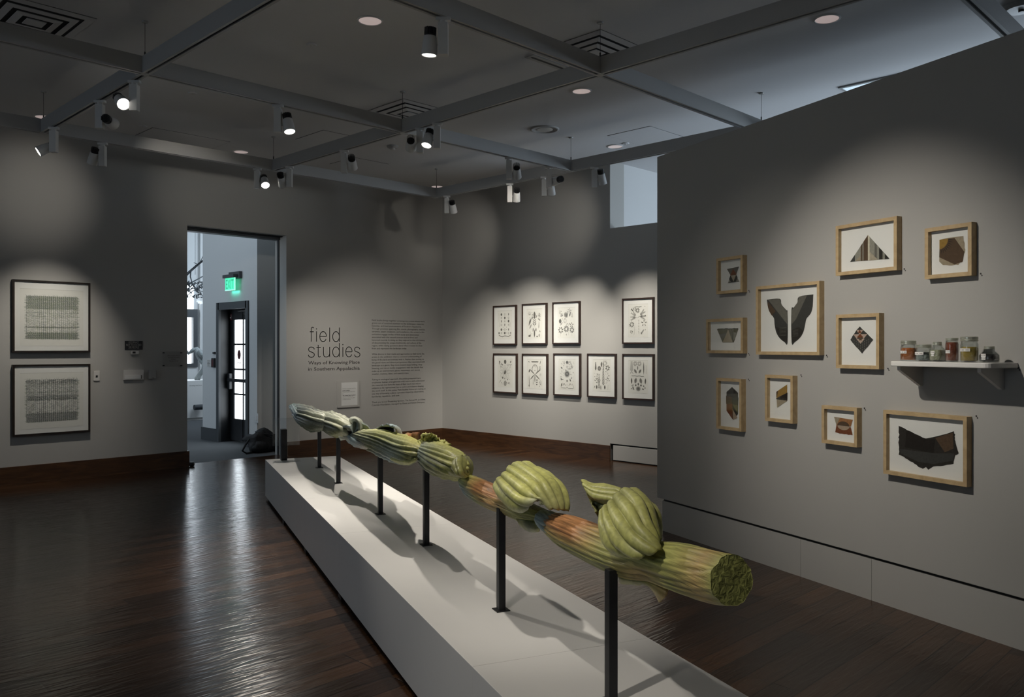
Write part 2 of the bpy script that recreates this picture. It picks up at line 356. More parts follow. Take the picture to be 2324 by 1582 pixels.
# angled partition (movable panel): local frame of WP
u_end = WP.uz(1494, 800, 0.0)[0]
pl = MB().box(u_end, 9.5, -0.012, 0.30, 0.262, ZP, M['wall'])
struct('wall_partition', pl, 0.003, loc=WP.p0, rotz=WP.rot)
pb = MB()
seams = [WP.uz(1817, 1290)[0], WP.uz(1978, 1340)[0]]
ed = [0.0] + seams + [9.5]
for a, b in zip(ed[:-1], ed[1:]): pb.box(a + 0.0012, b - 0.0012, 0.0, 0.28, 0.0, 0.245, M['wall'])
struct('baseboard_partition', pb, loc=WP.p0, rotz=WP.rot)
struct('trim_3', MB().box(0.01, 9.5, 0.012, 0.28, 0.2, 0.262, M['slot']), loc=WP.p0, rotz=WP.rot)
# doorway reveal: shutter slot around the opening
g = MB()
g.box(xd0, xd1, YL + 0.10, YL + 0.165, zd - 0.012, zd + 0.02, M['slot'])
g.box(xd1 - 0.012, xd1 + 0.01, YL + 0.19, YL + 0.235, 0, zd, M['slot'])
g.box(xd0, xd1, YL + 0.165, YL + 0.30, zd - 0.045, zd + 0.01, M['doorframe'])
struct('trim_4', g)
# ---- lobby beyond
pA = onZ(457, 988.4, 0); pB = onZ(584, 1012, 0)
xA = 6.05; yA1 = 13.09; yA0 = 11.30
da0, da1 = 11.60, 12.52     # exit door opening along y
dtop = 2.12
lw = MB().box(xA, xA + 0.42, yA0, da0, 0, 5.2, M['lobby']).box(xA, xA + 0.42, da1, yA1, 0, 5.2, M['lobby']).box(xA, xA + 0.42, da0, da1, dtop, 5.2, M['lobby'])
lw.box(xA + 0.42, 9.0, yA0, yA0 + 0.2, 0, 5.2, M['lobby'])
struct('wall_lobby', lw)
struct('wall_lobby_far', MB().box(3.0, 13, 18.0, 18.2, 0, 1.05, M['lobby']).box(3.0, 7.2, 18.0, 18.2, 1.05, 5.2, M['lobby']).box(8.19, 13, 18.0, 18.2, 1.05, 5.2, M['lobby']).box(7.2, 8.19, 18.0, 18.2, 2.86, 5.2, M['lobby']).box(8.12, 8.19, 18.0, 18.2, 2.32, 2.86, M['lobby']))
struct('trim_5', MB().box(8.22, 8.32, 17.90, 18.0, 0, 5.2, M['lobby']))
struct('baseboard_lobby', MB().box(xA - 0.02, xA, yA0 - 0.02, da0 - 0.06, 0, 0.2, M['doorframe']).box(xA - 0.02, xA, da1 + 0.06, yA1 + 0.02, 0, 0.2, M['doorframe']).box(xA, 9.0, yA0 - 0.02, yA0, 0, 0.2, M['doorframe']))
struct('baseboard_lobby_far', MB().box(3, 13, 17.98, 18.0, 0, 0.12, M['lobby']))
# far lobby window
wn = thing('window_1', None, None); wn['kind'] = 'structure'
MB().box(7.2, 8.19, 18.06, 18.08, 1.05, 2.86, M['daypane']).build('pane', wn)
MB().box(8.09, 8.19, 17.96, 18.06, 1.05, 2.33, M['doorframe']).box(7.2, 8.09, 17.96, 18.06, 2.15, 2.33, M['doorframe']).box(7.2, 8.09, 17.96, 18.06, 1.05, 1.13, M['doorframe']).build('window_frame', wn)
# side clerestory windows behind the partition
wn = thing('window_2', None, None); wn['kind'] = 'structure'
wf = MB()
for k in range(7): wf.box(12.42, 12.5, -3 + k * 1.6, -2.94 + k * 1.6, 0.9, 3.6, M['doorframe'])
wf.build('window_frame', wn)
# exit door
dr = thing('door_1', None, None); dr['kind'] = 'structure'
fr = MB().box(xA - 0.02, xA + 0.02, da0 - 0.055, da0 + 0.03, 0, dtop + 0.07, M['doorframe']).box(xA - 0.02, xA + 0.02, da1 - 0.03, da1 + 0.055, 0, dtop + 0.07, M['doorframe']).box(xA - 0.02, xA + 0.02, da0, da1, dtop - 0.04, dtop + 0.07, M['doorframe'])
fr.box(xA + 0.02, xA + 0.42, da1 - 0.02, da1 + 0.005, 0, dtop, M['doorgrey']).box(xA + 0.02, xA + 0.42, da0 - 0.005, da0 + 0.02, 0, dtop, M['doorgrey']).box(xA + 0.02, xA + 0.42, da0, da1, dtop - 0.03, dtop, M['doorgrey'])
fr.build('door_frame', dr)
xd = xA + 0.17
leaf = MB()
zs = [0.03, 0.40, 1.0, 1.03, 1.18, 1.235, 1.385, 1.43, 1.79, 1.83, 2.02]
def zpx(y, X): # height of pixel row y on plane x = X around px 545
    return onPlane(543, y, Vector((X, 0, 0)), Vector((1, 0, 0))).z
panes = [(zpx(b, xd), zpx(a, xd)) for a, b in ((725.7, 779.5), (783.5, 836.5), (840.3, 860.4), (868, 893.3), (897, 951.4))]
ym = [da0 + 0.12, da0 + 0.30, da0 + 0.34, da0 + 0.60]
def ypx(px, X): return onPlane(px, 800, Vector((X, 0, 0)), Vector((1, 0, 0))).y
yg1 = ypx(531, xd); yg0 = ypx(550.5, xd); yh1 = ypx(552.2, xd); yh0 = da0 + 0.12
cuts = [0.03] + [v for p in sorted(panes) for v in p] + [dtop - 0.03]
leaf.box(xd, xd + 0.045, yg1, da1 - 0.02, 0.03, dtop - 0.03, M['doorgrey'])
leaf.box(xd, xd + 0.045, da0 + 0.02, yh0, 0.03, dtop - 0.03, M['doorgrey'])
leaf.box(xd, xd + 0.045, yh1, yg0, 0.03, dtop - 0.03, M['doorgrey'])
for a, b in zip(cuts[0::2], cuts[1::2]): leaf.box(xd, xd + 0.045, yh0, yg1, a, b, M['doorgrey'])
lf = leaf.build('door_leaf', dr)
pg = MB()
for a, b in panes: pg.box(xd + 0.02, xd + 0.026, yg0, yg1, a, b, M['daypane']).box(xd + 0.02, xd + 0.026, yh0, yh1, a, b, M['daypane'])
pg.build('pane', lf)
cr = MB()
cr.disc(0, 0, 0.055, 0, M['red'], 16, 0.075).stroke([(-0.09, -0.12), (-0.05, -0.135), (-0.01, -0.12), (0.03, -0.135), (0.08, -0.12)], 0, 0.012, M['red']).stroke([(0, 0.075), (0, 0.12)], 0, 0.015, M['red'])
c = cr.build('window_decal', lf, label='small red oval crest decal on door glass')
c.location = (xd + 0.012, ypx(541, xd), zpx(805, xd)); c.rotation_euler = (0, 0, -PI / 2)
MB().box(xd - 0.07, xd - 0.035, da0 + 0.06, da1 - 0.06, zpx(867, xd - .05), zpx(860, xd - .05), M['post']).box(xd - 0.06, xd, da1 - 0.13, da1 - 0.06, zpx(884, xd), zpx(848, xd), M['doorgrey']).build('push_bar', dr, bevel=0.004)
MB().box(xd - 0.06, xd, da0 + 0.08, da0 + 0.34, dtop - 0.12, dtop - 0.05, M['black']).box(xd - 0.1, xd - 0.08, da0 + 0.1, da0 + 0.45, dtop - 0.075, dtop - 0.06, M['black']).build('door_closer', dr, bevel=0.004)

# ------------------------------------------------------------------ lobby things
al = thing('fire_alarm', 'small dark red alarm hanging near the top of the glazed exit door', 'alarm', (xA + 0.2, da1 - 0.02, 1.98))
MB().lathe([(0.035, -0.07), (0.045, -0.05), (0.045, 0.03), (0.03, 0.055)], M['red'], 0, -0.045, 0, 16).build('housing', al, smooth=True)
MB().lathe([(0.008, -0.03), (0.014, -0.02), (0.008, -0.01)], M['white'], -0.04, -0.06, 0, 12).build('strobe', al, smooth=True)
# exit sign
ex_c = onPlane(527, 640, Vector((xA - 0.06, 0, 0)), Vector((1, 0, 0)))
ex = thing('exit_sign', 'glowing green EXIT sign with dark housing on lobby wall above the door', 'exit sign', (xA, ex_c.y, ex_c.z), -PI / 2)
# local x to viewer right, local y into the wall
def exz(y): return onPlane(522, y, Vector((xA - 0.08, 0, 0)), Vector((1, 0, 0))).z - ex_c.z
MB().box(-0.14, 0.20, -0.05, 0.0, exz(633), exz(617), M['doorframe']).build('wall_plate', ex, bevel=0.003)
MB().box(-0.20, 0.15, -0.12, -0.05, exz(631), exz(623.5), M['doorframe']).build('housing', ex, bevel=0.003)
MB().box(-0.17, 0.13, -0.089, -0.081, exz(658), exz(630.5), M['exitglow']).build('lit_panel', ex)
MB().box(-0.175, 0.135, -0.092, -0.078, exz(659.5), exz(658), M['exitedge']).box(0.13, 0.14, -0.092, -0.078, exz(659.5), exz(631), M['exitedge']).build('panel_edge', ex)
gl = bpy.data.lights.new('exit_glow', 'AREA'); gl.energy = 0.13; gl.color = (0.10, 1.0, 0.72); gl.shape = 'RECTANGLE'; gl.size = 0.25; gl.size_y = 0.03
glo = bpy.data.objects.new('exit_glow', gl); C.objects.link(glo); glo.parent = ex; glo.location = (0, -0.03, exz(660.5)); glo.rotation_euler = (math.radians(25), 0, 0)

def text_mesh(txt, size, offset=0.0, align='LEFT', shear=0.0):
    cu = bpy.data.curves.new('txt', 'FONT'); cu.body = txt; cu.size = size; cu.offset = offset; cu.align_x = align; cu.resolution_u = 2; cu.shear = shear
    o = bpy.data.objects.new('txt', cu); C.objects.link(o)
    dg = bpy.context.evaluated_depsgraph_get(); me = bpy.data.meshes.new_from_object(o.evaluated_get(dg))
    vs = [tuple(v.co) for v in me.vertices]; fs = [tuple(p.vertices) for p in me.polygons]
    bpy.data.objects.remove(o); bpy.data.curves.remove(cu); bpy.data.meshes.remove(me)
    return vs, fs
def add_text(mb, txt, u0, z0, width, size, y, m, offset=0.0, center=False):
    """lettering on a wall: fits the given width"""
    vs, fs = text_mesh(txt, size, offset)
    if not vs: return
    x0 = min(v[0] for v in vs); x1 = max(v[0] for v in vs)
    k = width / (x1 - x0) if width else 1.0
    ox = u0 - (width / 2 if width else (x1 - x0) / 2) if center else u0
    mb.add([(ox + (v[0] - x0) * k, y, z0 + v[1]) for v in vs], fs, m)
lt = MB(); add_text(lt, 'EXIT', -0.145, exz(655), 0.25, (exz(634.5) - exz(655)) / 0.70, -0.0905, M['exitlet'], 0.002); lt.build('lettering', ex)

# card reader and switch plate on lobby wall left of the door
q = thing('card_reader', 'dark red and grey card reader beside the exit door', 'card reader', (xA, ypx(486.5, xA), zpx(825, xA)), -PI / 2)
MB().box(-0.05, 0.05, -0.03, 0, -0.075, 0.075, M['doorgrey']).build('housing', q, bevel=0.004)
MB().box(-0.03, 0.03, -0.034, -0.03, -0.055, 0.05, M['red']).build('cover', q)
q = thing('notice_plate', 'small pale notice plate left of the card reader on the lobby wall', 'sign', (xA, ypx(475.5, xA), zpx(826, xA)), -PI / 2)
MB().box(-0.07, 0.07, -0.012, 0, -0.055, 0.055, M['grey_plate']).build('plate', q, bevel=0.002)
n_ = MB()
for k in range(4): n_.box(-0.05, 0.045 - 0.02 * (k % 2), -0.0135, -0.012, 0.03 - 0.022 * k, 0.037 - 0.022 * k, M['ink'])
n_.build('print', q)
q = thing('wall_sensor', 'tiny dark sensor pair on the lobby wall above the card reader', 'sensor', (xA, ypx(487, xA), zpx(802, xA)), -PI / 2)
MB().box(-0.035, 0.0, -0.02, 0, -0.015, 0.015, M['doorframe']).box(0.01, 0.04, -0.02, 0, -0.018, 0.018, M['doorgrey']).build('housing', q)
q = thing('light_switch', 'white switch plate low on lobby wall right of the exit door', 'switch', (xA, ypx(594 if False else 583, xA), zpx(944, xA)), -PI / 2)
MB().box(-0.05, 0.05, -0.008, 0, -0.07, 0.07, M['lobby']).build('plate', q, bevel=0.002)
MB().box(-0.02, 0.02, -0.013, -0.008, -0.035, 0.035, M['white']).build('rocker', q)

# backpack on lobby floor
bpo = onZ(604, 1027, 0)
bk = thing('backpack', 'black backpack slumped on the floor just inside the doorway', 'backpack', (bpo.x - 0.02, bpo.y + 0.12, 0))
def blob(mb, c, r, m, seed, n=18, k=12, amp=0.25, flat=True):
    vs = []; fs = []
    for j in range(k + 1):
        ph = PI * j / k
        for i in range(n):
            a = 2 * PI * i / n
            d = Vector((math.sin(ph) * math.cos(a), math.sin(ph) * math.sin(a), math.cos(ph)))
            s = 1 + amp * noise.noise(d * 1.6 + Vector((seed, 0, 0)))
            p = Vector((d.x * r[0] * s, d.y * r[1] * s, d.z * r[2] * s)) + Vector(c)
            if flat and p.z < 0.004: p.z = 0.004
            vs.append(p)
    for j in range(k):
        for i in range(n): fs.append((j*n+i, (j+1)*n+i, (j+1)*n+(i+1) % n, j*n+(i+1) % n))
    return mb.add(vs, fs, m)
blob(MB(), (0, 0, 0.13), (0.24, 0.15, 0.18), M['bag'], 3, amp=0.5).build('bag_body', bk, smooth=True)
blob(MB(), (-0.07, -0.13, 0.09), (0.11, 0.06, 0.08), M['bag'], 8, amp=0.3).build('front_pocket', bk, smooth=True)
MB().tube([(-0.20, -0.05, 0.2), (-0.28, -0.09, 0.13), (-0.33, -0.10, 0.05), (-0.27, -0.10, 0.012), (-0.16, -0.08, 0.012)], 0.014, M['bag'], 8).build('strap', bk, smooth=True)
MB().tube([(-0.12, -0.06, 0.30), (-0.02, -0.12, 0.27), (0.1, -0.13, 0.24), (0.2, -0.09, 0.2)], 0.008, M['post'], 6).build('zipper', bk, smooth=True)

# door stop at the jamb
q = onZ(432, 1058, 0)
MB().lathe([(0.02, 0), (0.035, 0.01), (0.035, 0.04), (0.025, 0.055)], M['black'], 0, 0, 0, 16).build('door_stop', smooth=True, loc=(xd0 + 0.055, YL - 0.005, 0), label='small black rubber door stop at foot of doorway jamb', cat='door stop')

# far pedestal and the branch sculptures
pp = onZ(425, 955, 0)
ped = thing('pedestal', 'white pedestal seen through the doorway in the far lobby', 'pedestal', (7.15, 16.55, 0))
MB().box(0.01, 1.6, 0.02, 0.8, 0, 0.05, M['grey_plate']).build('base', ped)
MB().box(0, 1.62, 0, 0.82, 0.05, 0.81, M['plinth']).build('body', ped, bevel=0.004)
lp_ = MB(); add_text(lp_, 'Growing into Form', 0.22, 0.70, 0.26, 0.03, -0.002, M['ink']); lp_.build('lettering', ped)
br = thing('branch_sculpture', 'dark branching sculpture with a white blossom hanging in the far lobby', 'sculpture', (7.8, 16.9, 2.8))
def rel(P, o): return Vector(P) - o.location
b_ = MB()
def pxtube(mb, o, pts, f, rad, m, n=7): mb.tube([rel(onF(x, y, f + (d if len(p) > 2 else 0)), o) for p in pts for (x, y, d) in [(p[0], p[1], p[2] if len(p) > 2 else 0)]], rad, m, n)
BRS = [([(415, 632), (430, 617), (445, 604), (460, 592), (474, 585)], 0.028), ([(433, 615), (432, 628), (436, 642), (445, 655)], 0.014),
       ([(412, 650), (430, 644), (448, 634), (466, 624)], 0.016), ([(418, 662), (436, 648), (452, 640), (468, 640)], 0.012),
       ([(420, 655), (440, 655), (460, 662)], 0.010), ([(433, 640), (445, 660), (456, 668)], 0.010), ([(424, 672), (438, 660), (462, 650)], 0.009),
       ([(436, 660), (432, 672), (428, 680)], 0.008), ([(446, 648), (452, 660), (462, 676)], 0.008), ([(455, 594), (462, 578), (463, 570)], 0.008), ([(449, 600), (440, 596)], 0.008)]
for i, (p, r) in enumerate(BRS):
    m_ = MB(); pxtube(m_, br, [(x, y, 0.15 * math.sin(i * 2.1 + k)) for k, (x, y) in enumerate(p)], 17.1, [r * (1 - 0.5 * k / len(p)) for k in range(len(p))], M['branch']); m_.build('branch', br, smooth=True)
for hx in (-0.15, 0.35): MB().cyl((hx, 0.0, 0.2), (hx, 0, 5.2 - br.location.z), 0.004, 0.004, M['post'], 6).build('hanging_wire', br)
m_ = MB()
for i in range(34):
    x, y = random.uniform(424, 464), random.uniform(640, 678); c = rel(onF(x, y, 17.1), br); a = random.random() * 6; d = Vector((math.cos(a), 0.2, math.sin(a))) * 0.06; s_ = Vector((-d.z, 0, d.x)) * 0.3
    m_.add([c - d, c - s_, c + d, c + s_], [(0, 1, 2, 3)], M['branch'])
m_.build('leaves', br)
m_ = MB()
fc = rel(onF(455, 683, 17.0), br)
for i in range(11):
    a = 2 * PI * i / 11; d = Vector((math.cos(a), -0.3, math.sin(a) * 0.7)) * 0.11; s_ = Vector((-math.sin(a), 0, math.cos(a))) * 0.03
    m_.add([fc, fc + d * 0.6 - s_, fc + d, fc + d * 0.6 + s_], [(0, 1, 2, 3)], M['plinth'])
m_.build('blossom', br, label='white blossom')
vr = thing('driftwood_sculpture', 'grey twisting driftwood piece standing on the far lobby pedestal', 'sculpture', (8.0, 17.0, 0.81))
m_ = MB(); pxtube(m_, vr, [(418, 792), (428, 802, .1), (436, 796), (446, 792, .1), (454, 800), (462, 812)], 17.2, [.02, .035, .045, .05, .06, .05], M['drift']); m_.build('vine', vr, smooth=True)
m_ = MB(); pxtube(m_, vr, [(446, 794), (450, 808, .05), (456, 820), (464, 830)], 17.2, [.05, .05, .04, .03], M['drift']); m_.build('vine', vr, smooth=True)
m_ = MB(); m_.tube([rel(onF(x, y, f), vr) for x, y, f in [(447, 861.5, 17.25), (453, 850, 17.2), (462, 838, 17.2), (464, 812, 17.2)]], [.06, .05, .05, .045], M['drift'], 8); m_.build('stem', vr, smooth=True)
q_f = onF(455, 925, 16.85) - Vector((7.15, 16.55, 0))
MB().cyl((q_f.x - .08, -0.09, q_f.z), (q_f.x + .1, -0.09, q_f.z), 0.055, 0.055, M['branch'], 14).cyl((q_f.x, -0.09, q_f.z), (q_f.x, 0.01, q_f.z), 0.03, 0.03, M['drift'], 10).build('stanchion', ped)  # dark object taken for a stanchion, joined to the pedestal by an added peg

# ------------------------------------------------------------------ ceiling grid
def beam(name, label, axis, c, a, b):
    HB, WD = 0.125, 0.062
    t = thing(name, label, 'light track', (a, c, ZB) if axis == 'x' else (c, a, ZB), 0 if axis == 'x' else PI / 2, 'suspended lighting track grid')
    L = b - a; h = WD / 2; s_ = 0.011
    MB().box(0, L, -h, -s_, 0, HB, M['beam']).box(0, L, s_, h, 0, HB, M['beam']).box(0, L, -s_, s_, 0.02, HB, M['beam']).build('rail', t)
    MB().box(0.07, L - 0.07, -s_, s_, 0.012, 0.02, M['slot']).build('conductor_slot', t)
    return t
GX = [2.50, 4.93, 7.40]; GY = [8.82, 6.38, 3.96, 1.56]
h = 0.031
for Y, nm in zip(GY, ['nearest the left wall', 'second out from the left wall', 'third out from the left wall', 'nearest the top right corner of the view']):
    xs = [-2.0] + GX
    for a, b in zip(xs[:-1], xs[1:]):
        beam('track_beam', 'white suspended track beam, %s, %s' % (nm, {2.50: 'left bay', 4.93: 'middle bay', 7.40: 'right bay'}[b]), 'x', Y, a + h, b - h)
ys = [-1.0, 1.56, 3.96, 6.38, 8.82]
for X, nm in zip(GX, ['left cross beam', 'middle cross beam', 'cross beam nearest the back wall']):
    for a, b in zip(ys[:-1], ys[1:]):
        beam('track_beam', 'white suspended track beam, %s, %s' % (nm, {1.56: 'nearest bay', 3.96: 'second bay', 6.38: 'third bay', 8.82: 'farthest bay'}[b]), 'y', X, a + h, b - h)
nn = 0
for X in GX:
    for Y in GY:
        t = thing('hanger_wire', 'thin hanger wire with ceiling cap above track crossing at %s cross beam, %s row' % ({2.50: 'left', 4.93: 'middle', 7.40: 'back'}[X], {8.82: 'farthest', 6.38: 'second farthest', 3.96: 'third farthest', 1.56: 'nearest'}[Y]), 'hanger wire', (X, Y, ZB), 0, 'track hanger wires')
        MB().box(-h, h, -h, h, -0.001, 0.125, M['beam']).build('junction_block', t)
        MB().cyl((0, 0, 0.125), (0, 0, ZC - ZB - 0.01), 0.0018, 0.0018, M['post'], 6).build('wire', t)
        MB().cyl((0, 0, 0.10), (0, 0, 0.17), 0.006, 0.006, M['black'], 8).build('gripper', t)
        MB().cyl((0, 0, ZC - ZB - 0.012), (0, 0, ZC - ZB), 0.022, 0.026, M['beam'], 14).build('ceiling_cap', t)
# cord thing: shared meshes for track lights
def head_meshes():
    H = {}
    H['box'] = MB().box(-0.03, 0.03, -0.027, 0.027, -0.235, -0.035, M['white'])
    H['adapter'] = MB().box(-0.045, 0.045, -0.018, 0.018, -0.02, 0.0, M['white']).cyl((0, 0, -0.035), (0, 0, -0.018), 0.022, 0.022, M['white'], 14)
    hd = MB()       # lamp barrel, axis -z = light direction
    prof = [(0.034, 0.055), (0.040, 0.05), (0.046, 0.0), (0.050, -0.06), (0.051, -0.065), (0.045, -0.065), (0.043, -0.055)]
    hd.lathe(prof, M['white'], n=24)
    hd.f.pop(); hd.m.pop()
    H['barrel'] = hd
    hs = MB().cyl((0, 0, 0.05), (0, 0, 0.062), 0.036, 0.036, M['black'], 18)
    for i in range(8):
        x = -0.032 + 0.064 * i / 7; l = math.sqrt(max(0.0002, 0.036 ** 2 - x * x))
        hs.box(x - 0.0022, x + 0.0022, -l, l, 0.062, 0.105, M['black'])
    H['heat_sink'] = hs
    H['lens'] = MB().cyl((0, 0, -0.060), (0, 0, -0.056), 0.0435, 0.0435, M['lens'], 24)
    H['yoke'] = MB().box(-0.006, 0.006, -0.012, 0.012, -0.01, 0.01, M['white'])
    out = {}
    for k, mb in H.items():
        o = mb.build('proto_' + k, smooth=(k == 'barrel')); out[k] = o.data; bpy.data.objects.remove(o)
    return out
HM = head_meshes()
def piece(name, me, par, M4=None):
    o = bpy.data.objects.new(name, me); C.objects.link(o); o.parent = par
    if M4 is not None: o.matrix_basis = M4
    return o
def spot_data(p, ang, blend, rad=0.045):
    d = bpy.data.lights.new('spot', 'SPOT'); d.energy = p * LAMP_K; d.spot_size = math.radians(ang); d.spot_blend = blend
    d.shadow_soft_size = rad; d.color = (1.0, 0.925, 0.82); return d
def track_light(label, axis, c, px, hx, hz, target, power, ang=60, blend=1.0, pos=None, rad=0.03, spill=None):
    """axis: beam runs along x ('x', at y=c) or y; px: pixel column of the driver box; (hx,hz): pixel of lamp head centre"""
    if pos is None:
        d = ray(px, 800); k = (c / d.y) if axis == 'x' else (c / d.x); P = Vector((d.x * k, d.y * k, ZB)); fw = P.dot(F3)
        hp = onF(hx, hz, fw)
        sd = Vector((hp.x - P.x, hp.y - P.y, 0))
        if sd.length < 0.085: hp += (sd.normalized() if sd.length > 1e-4 else U3) * (0.085 - sd.length)
    else:
        P = Vector((pos[0], pos[1], ZB)); hp = P + U3 * pos[2] + Vector((0, 0, -0.16))
    t = thing('track_light', label, 'track light', P, math.atan2(-cT, sT), 'track spotlights on the ceiling grid')
    piece('track_adapter', HM['adapter'], t); piece('driver_box', HM['box'], t)
    inv = Matrix.Rotation(-math.atan2(-cT, sT), 4, 'Z')
    lh = inv @ (hp - P); dr_ = inv @ (Vector(target) - hp).normalized()
    q_ = (-dr_).to_track_quat('Z', 'Y').to_matrix().to_4x4()
    mm = Matrix.Translation(lh) @ q_
    hd = piece('lamp_head', HM['barrel'], t, mm)
    piece('heat_sink', HM['heat_sink'], hd); piece('lens', HM['lens'], hd)
    MB().tube([(0.0, 0, max(-0.23, lh.z - 0.0)), (lh.x * 0.5, lh.y * 0.5, lh.z), tuple(lh * 0.82 + Vector((0, 0, lh.z * 0.18)))], 0.007, M['white'], 6).build('yoke', t)
    if power:
        sp = bpy.data.objects.new('spot_lamp', spot_data(power, ang, blend, rad)); C.objects.link(sp)
        sp.parent = hd; sp.location = (0, 0, -0.075)
        if spill:
            s2 = bpy.data.objects.new('spill_lamp', spot_data(spill[0], spill[1], 1.0, rad)); C.objects.link(s2)
            lp = mm @ Vector((0, 0, -0.09)); dd = inv @ (Vector(spill[2]) - P) - lp
            s2.parent = t; s2.location = lp; s2.rotation_euler = dd.to_track_quat('-Z', 'Y').to_euler()
    return t
def onL(px, py, off=0): return onPlane(px, py, WL.p0, WL.y)
def onB(px, py, off=0): return onPlane(px, py, WB.p0, WB.y)
def onP(px, py, off=0): return onPlane(px, py, WP.p0, WP.y)
PT = 0.385
def onT(px, py): return onZ(px, py, PT)
TL = [
 ('white spotlight with glowing lens hanging below the long top middle beam', 'x', 3.96, 1006, 980, 102, onT(920, 1180), 160, 76),
 ('brightest round glowing spotlight at upper left, facing the viewer', 'y', 2.50, 305, 275, 230, onT(1330, 1540), 150, 34),
 ('white spotlight with black finned top, just below the brightest upper left lamp', 'y', 2.50, 227, 250, 276, onL(510, 462), 46, 32),
 ('spotlight at far left with thin glowing oval lens, on the beam corner', 'y', 2.50, 122, 110, 338, (-0.9, 9.3, 1.2), 30, 60),
 ('dark backed spotlight left of its box, above the two stacked frames', 'x', 8.82, 233, 212, 358, onL(95, 860), 120, 54, (11, 66, onL(82, 440))),
 ('glowing spotlight on the second beam, above and left of the doorway', 'x', 6.38, 631, 655, 284, onT(800, 1120), 150, 52),
 ('glowing spotlight on the beam over the doorway', 'x', 8.82, 584, 600, 413, onT(740, 1085), 140, 50),
 ('dark spotlight tilted right, beside the junction over the doorway', 'y', 4.93, 657, 646, 411, onL(760, 870), 100, 48),
 ('black and white spotlight hanging alone on middle cross beam over the title wall', 'y', 4.93, 781, 790, 371, onL(860, 860), 155, 50),
 ('black backed spotlight left of the pair at the central crossing', 'y', 4.93, 953, 938, 328, onL(945, 800), 50, 40),
 ('glowing spotlight, right one of the pair at the central crossing', 'y', 4.93, 992, 977, 317, onT(770, 1110), 150, 46),
 ('spotlight with black top, upper one of the stacked two above the corner frames', 'x', 6.38, 1155, 1171, 391, onB(1190, 880), 165, 46),
 ('white spotlight below the corner beam, lower one of the stacked two', 'y', 7.40, 1157, 1170, 445, onB(1150, 885), 215, 55),
 ('spotlight with black top pointing left, right of the two near the beam end', 'x', 6.38, 1246, 1258, 410, onL(942, 530), 28, 25),
 ('white angled spotlight below beam, left of the two near the beam end', 'y', 7.40, 1235, 1242, 430, onB(1285, 880), 240, 55, (12, 66, onB(1268, 510))),
 ('black and white spotlight beside the bright high opening', 'y', 7.40, 1349, 1361, 405, onB(1440, 880), 225, 55),
 ('small dark spotlight at the inside corner of the room', 'y', 7.40, 1014, 1024, 472, onB(1090, 830), 55, 48, (11, 66, onB(1052, 550))),
]
for a in TL:
    track_light(*a[:7], power=a[7], ang=a[8], spill=a[9] if len(a) > 9 else None)
# unseen fixtures on the grid: partition lamps, then spots added to brighten the sculpture
track_light('white spotlight above the picture, aimed at the partition shelf', 'y', 2.5, 0, 0, 0, onP(2000, 870), 185, 54, pos=(2.5, 2.75, 0.09))
track_light('white spotlight above the picture, aimed at the small frames on the partition', 'y', 2.5, 0, 0, 0, onP(1760, 860), 40, 52, pos=(2.5, 3.3, 0.09))
track_light('added unseen spotlight above the picture, aimed at the broad leaf nearest the cut end', 'x', 1.56, 0, 0, 0, onP(1430, 1180) * 0 + EYEV + ray(1440, 1190) * 2.65, 95, 44, pos=(0.3, 1.56, -0.09))
track_light('added unseen spotlight above the picture, aimed at the domed leaf', 'x', 1.56, 0, 0, 0, EYEV + ray(1180, 1120) * 3.55, 110, 40, pos=(1.55, 1.56, -0.09))

track_light('added unseen spotlight above and left of the picture, aimed at the cut end', 'x', 1.56, 0, 0, 0, EYEV + ray(1655, 1318) * 2.15, 46, 26, pos=(-1.2, 1.56, -0.09))

# ------------------------------------------------------------------ recessed downlights, vents, detectors
for px, py, nm in [(100, 265, 'at far left above the left wall frames'), (547, 344, 'above the doorway'), (840, 46, 'at top centre left of the hanging spotlight'), (992, 423, 'near the room corner'),
                   (1320, 206, 'just below the central right crossing'), (1396, 332, 'near the bright high opening'), (1877, 42, 'at upper right above the partition')]:
    P = onZ(px, py, ZC)
    t = thing('downlight', 'round recessed ceiling downlight ' + nm, 'downlight', P, 0, 'recessed ceiling downlights')
    MB().lathe([(0.098, -0.001), (0.098, -0.006), (0.086, -0.009), (0.082, -0.001)], M['ring'], n=32).build('trim_ring', t)
    MB().lathe([(0.0, -0.002), (0.083, -0.003), (0.0832, -0.005), (0.0, -0.0035)], M['refl'], n=32).build('reflector', t)
def vent(px, py, nm, s=0.31):
    P = onZ(px, py, ZC)
    t = thing('ceiling_vent', 'square stepped air diffuser in the ceiling ' + nm, 'air vent', P, 0, 'square ceiling air vents')
    m_ = MB(); m_.box(-s, s, -s, s, -0.004, -0.0005, M['ventback']); m_.build('backing', t)
    for k, (a, z) in enumerate([(s, -0.012), (s * 0.72, -0.026), (s * 0.46, -0.036)]):
        w_ = 0.062 if k == 0 else 0.048; m_ = MB()
        for sx, sy in ((1, 0), (-1, 0), (0, 1), (0, -1)):
            def p2(r, q_): return (sx * r - sy * q_, sy * r + sx * q_)
            o1, o2 = p2(a, a), p2(a, -a); i1, i2 = p2(a - w_, a - w_), p2(a - w_, -(a - w_))
            m_.add([(*o1, z + 0.008), (*o2, z + 0.008), (*i2, z), (*i1, z), (*o1, z + 0.011), (*o2, z + 0.011), (*i2, z + 0.003), (*i1, z + 0.003)], [(0, 1, 2, 3), (7, 6, 5, 4), (0, 4, 5, 1), (2, 6, 7, 3)], M['ceil'])
        m_.build('louver_ring', t)
    MB().box(-s * .2, s * .2, -s * .2, s * .2, -0.036, -0.030, M['ceil']).build('centre_plate', t)
vent(78, 42, 'in the top left corner of the view', 0.33); vent(928, 252, 'behind the central beam crossing'); vent(1350, 112, 'behind the upper right beam crossing')
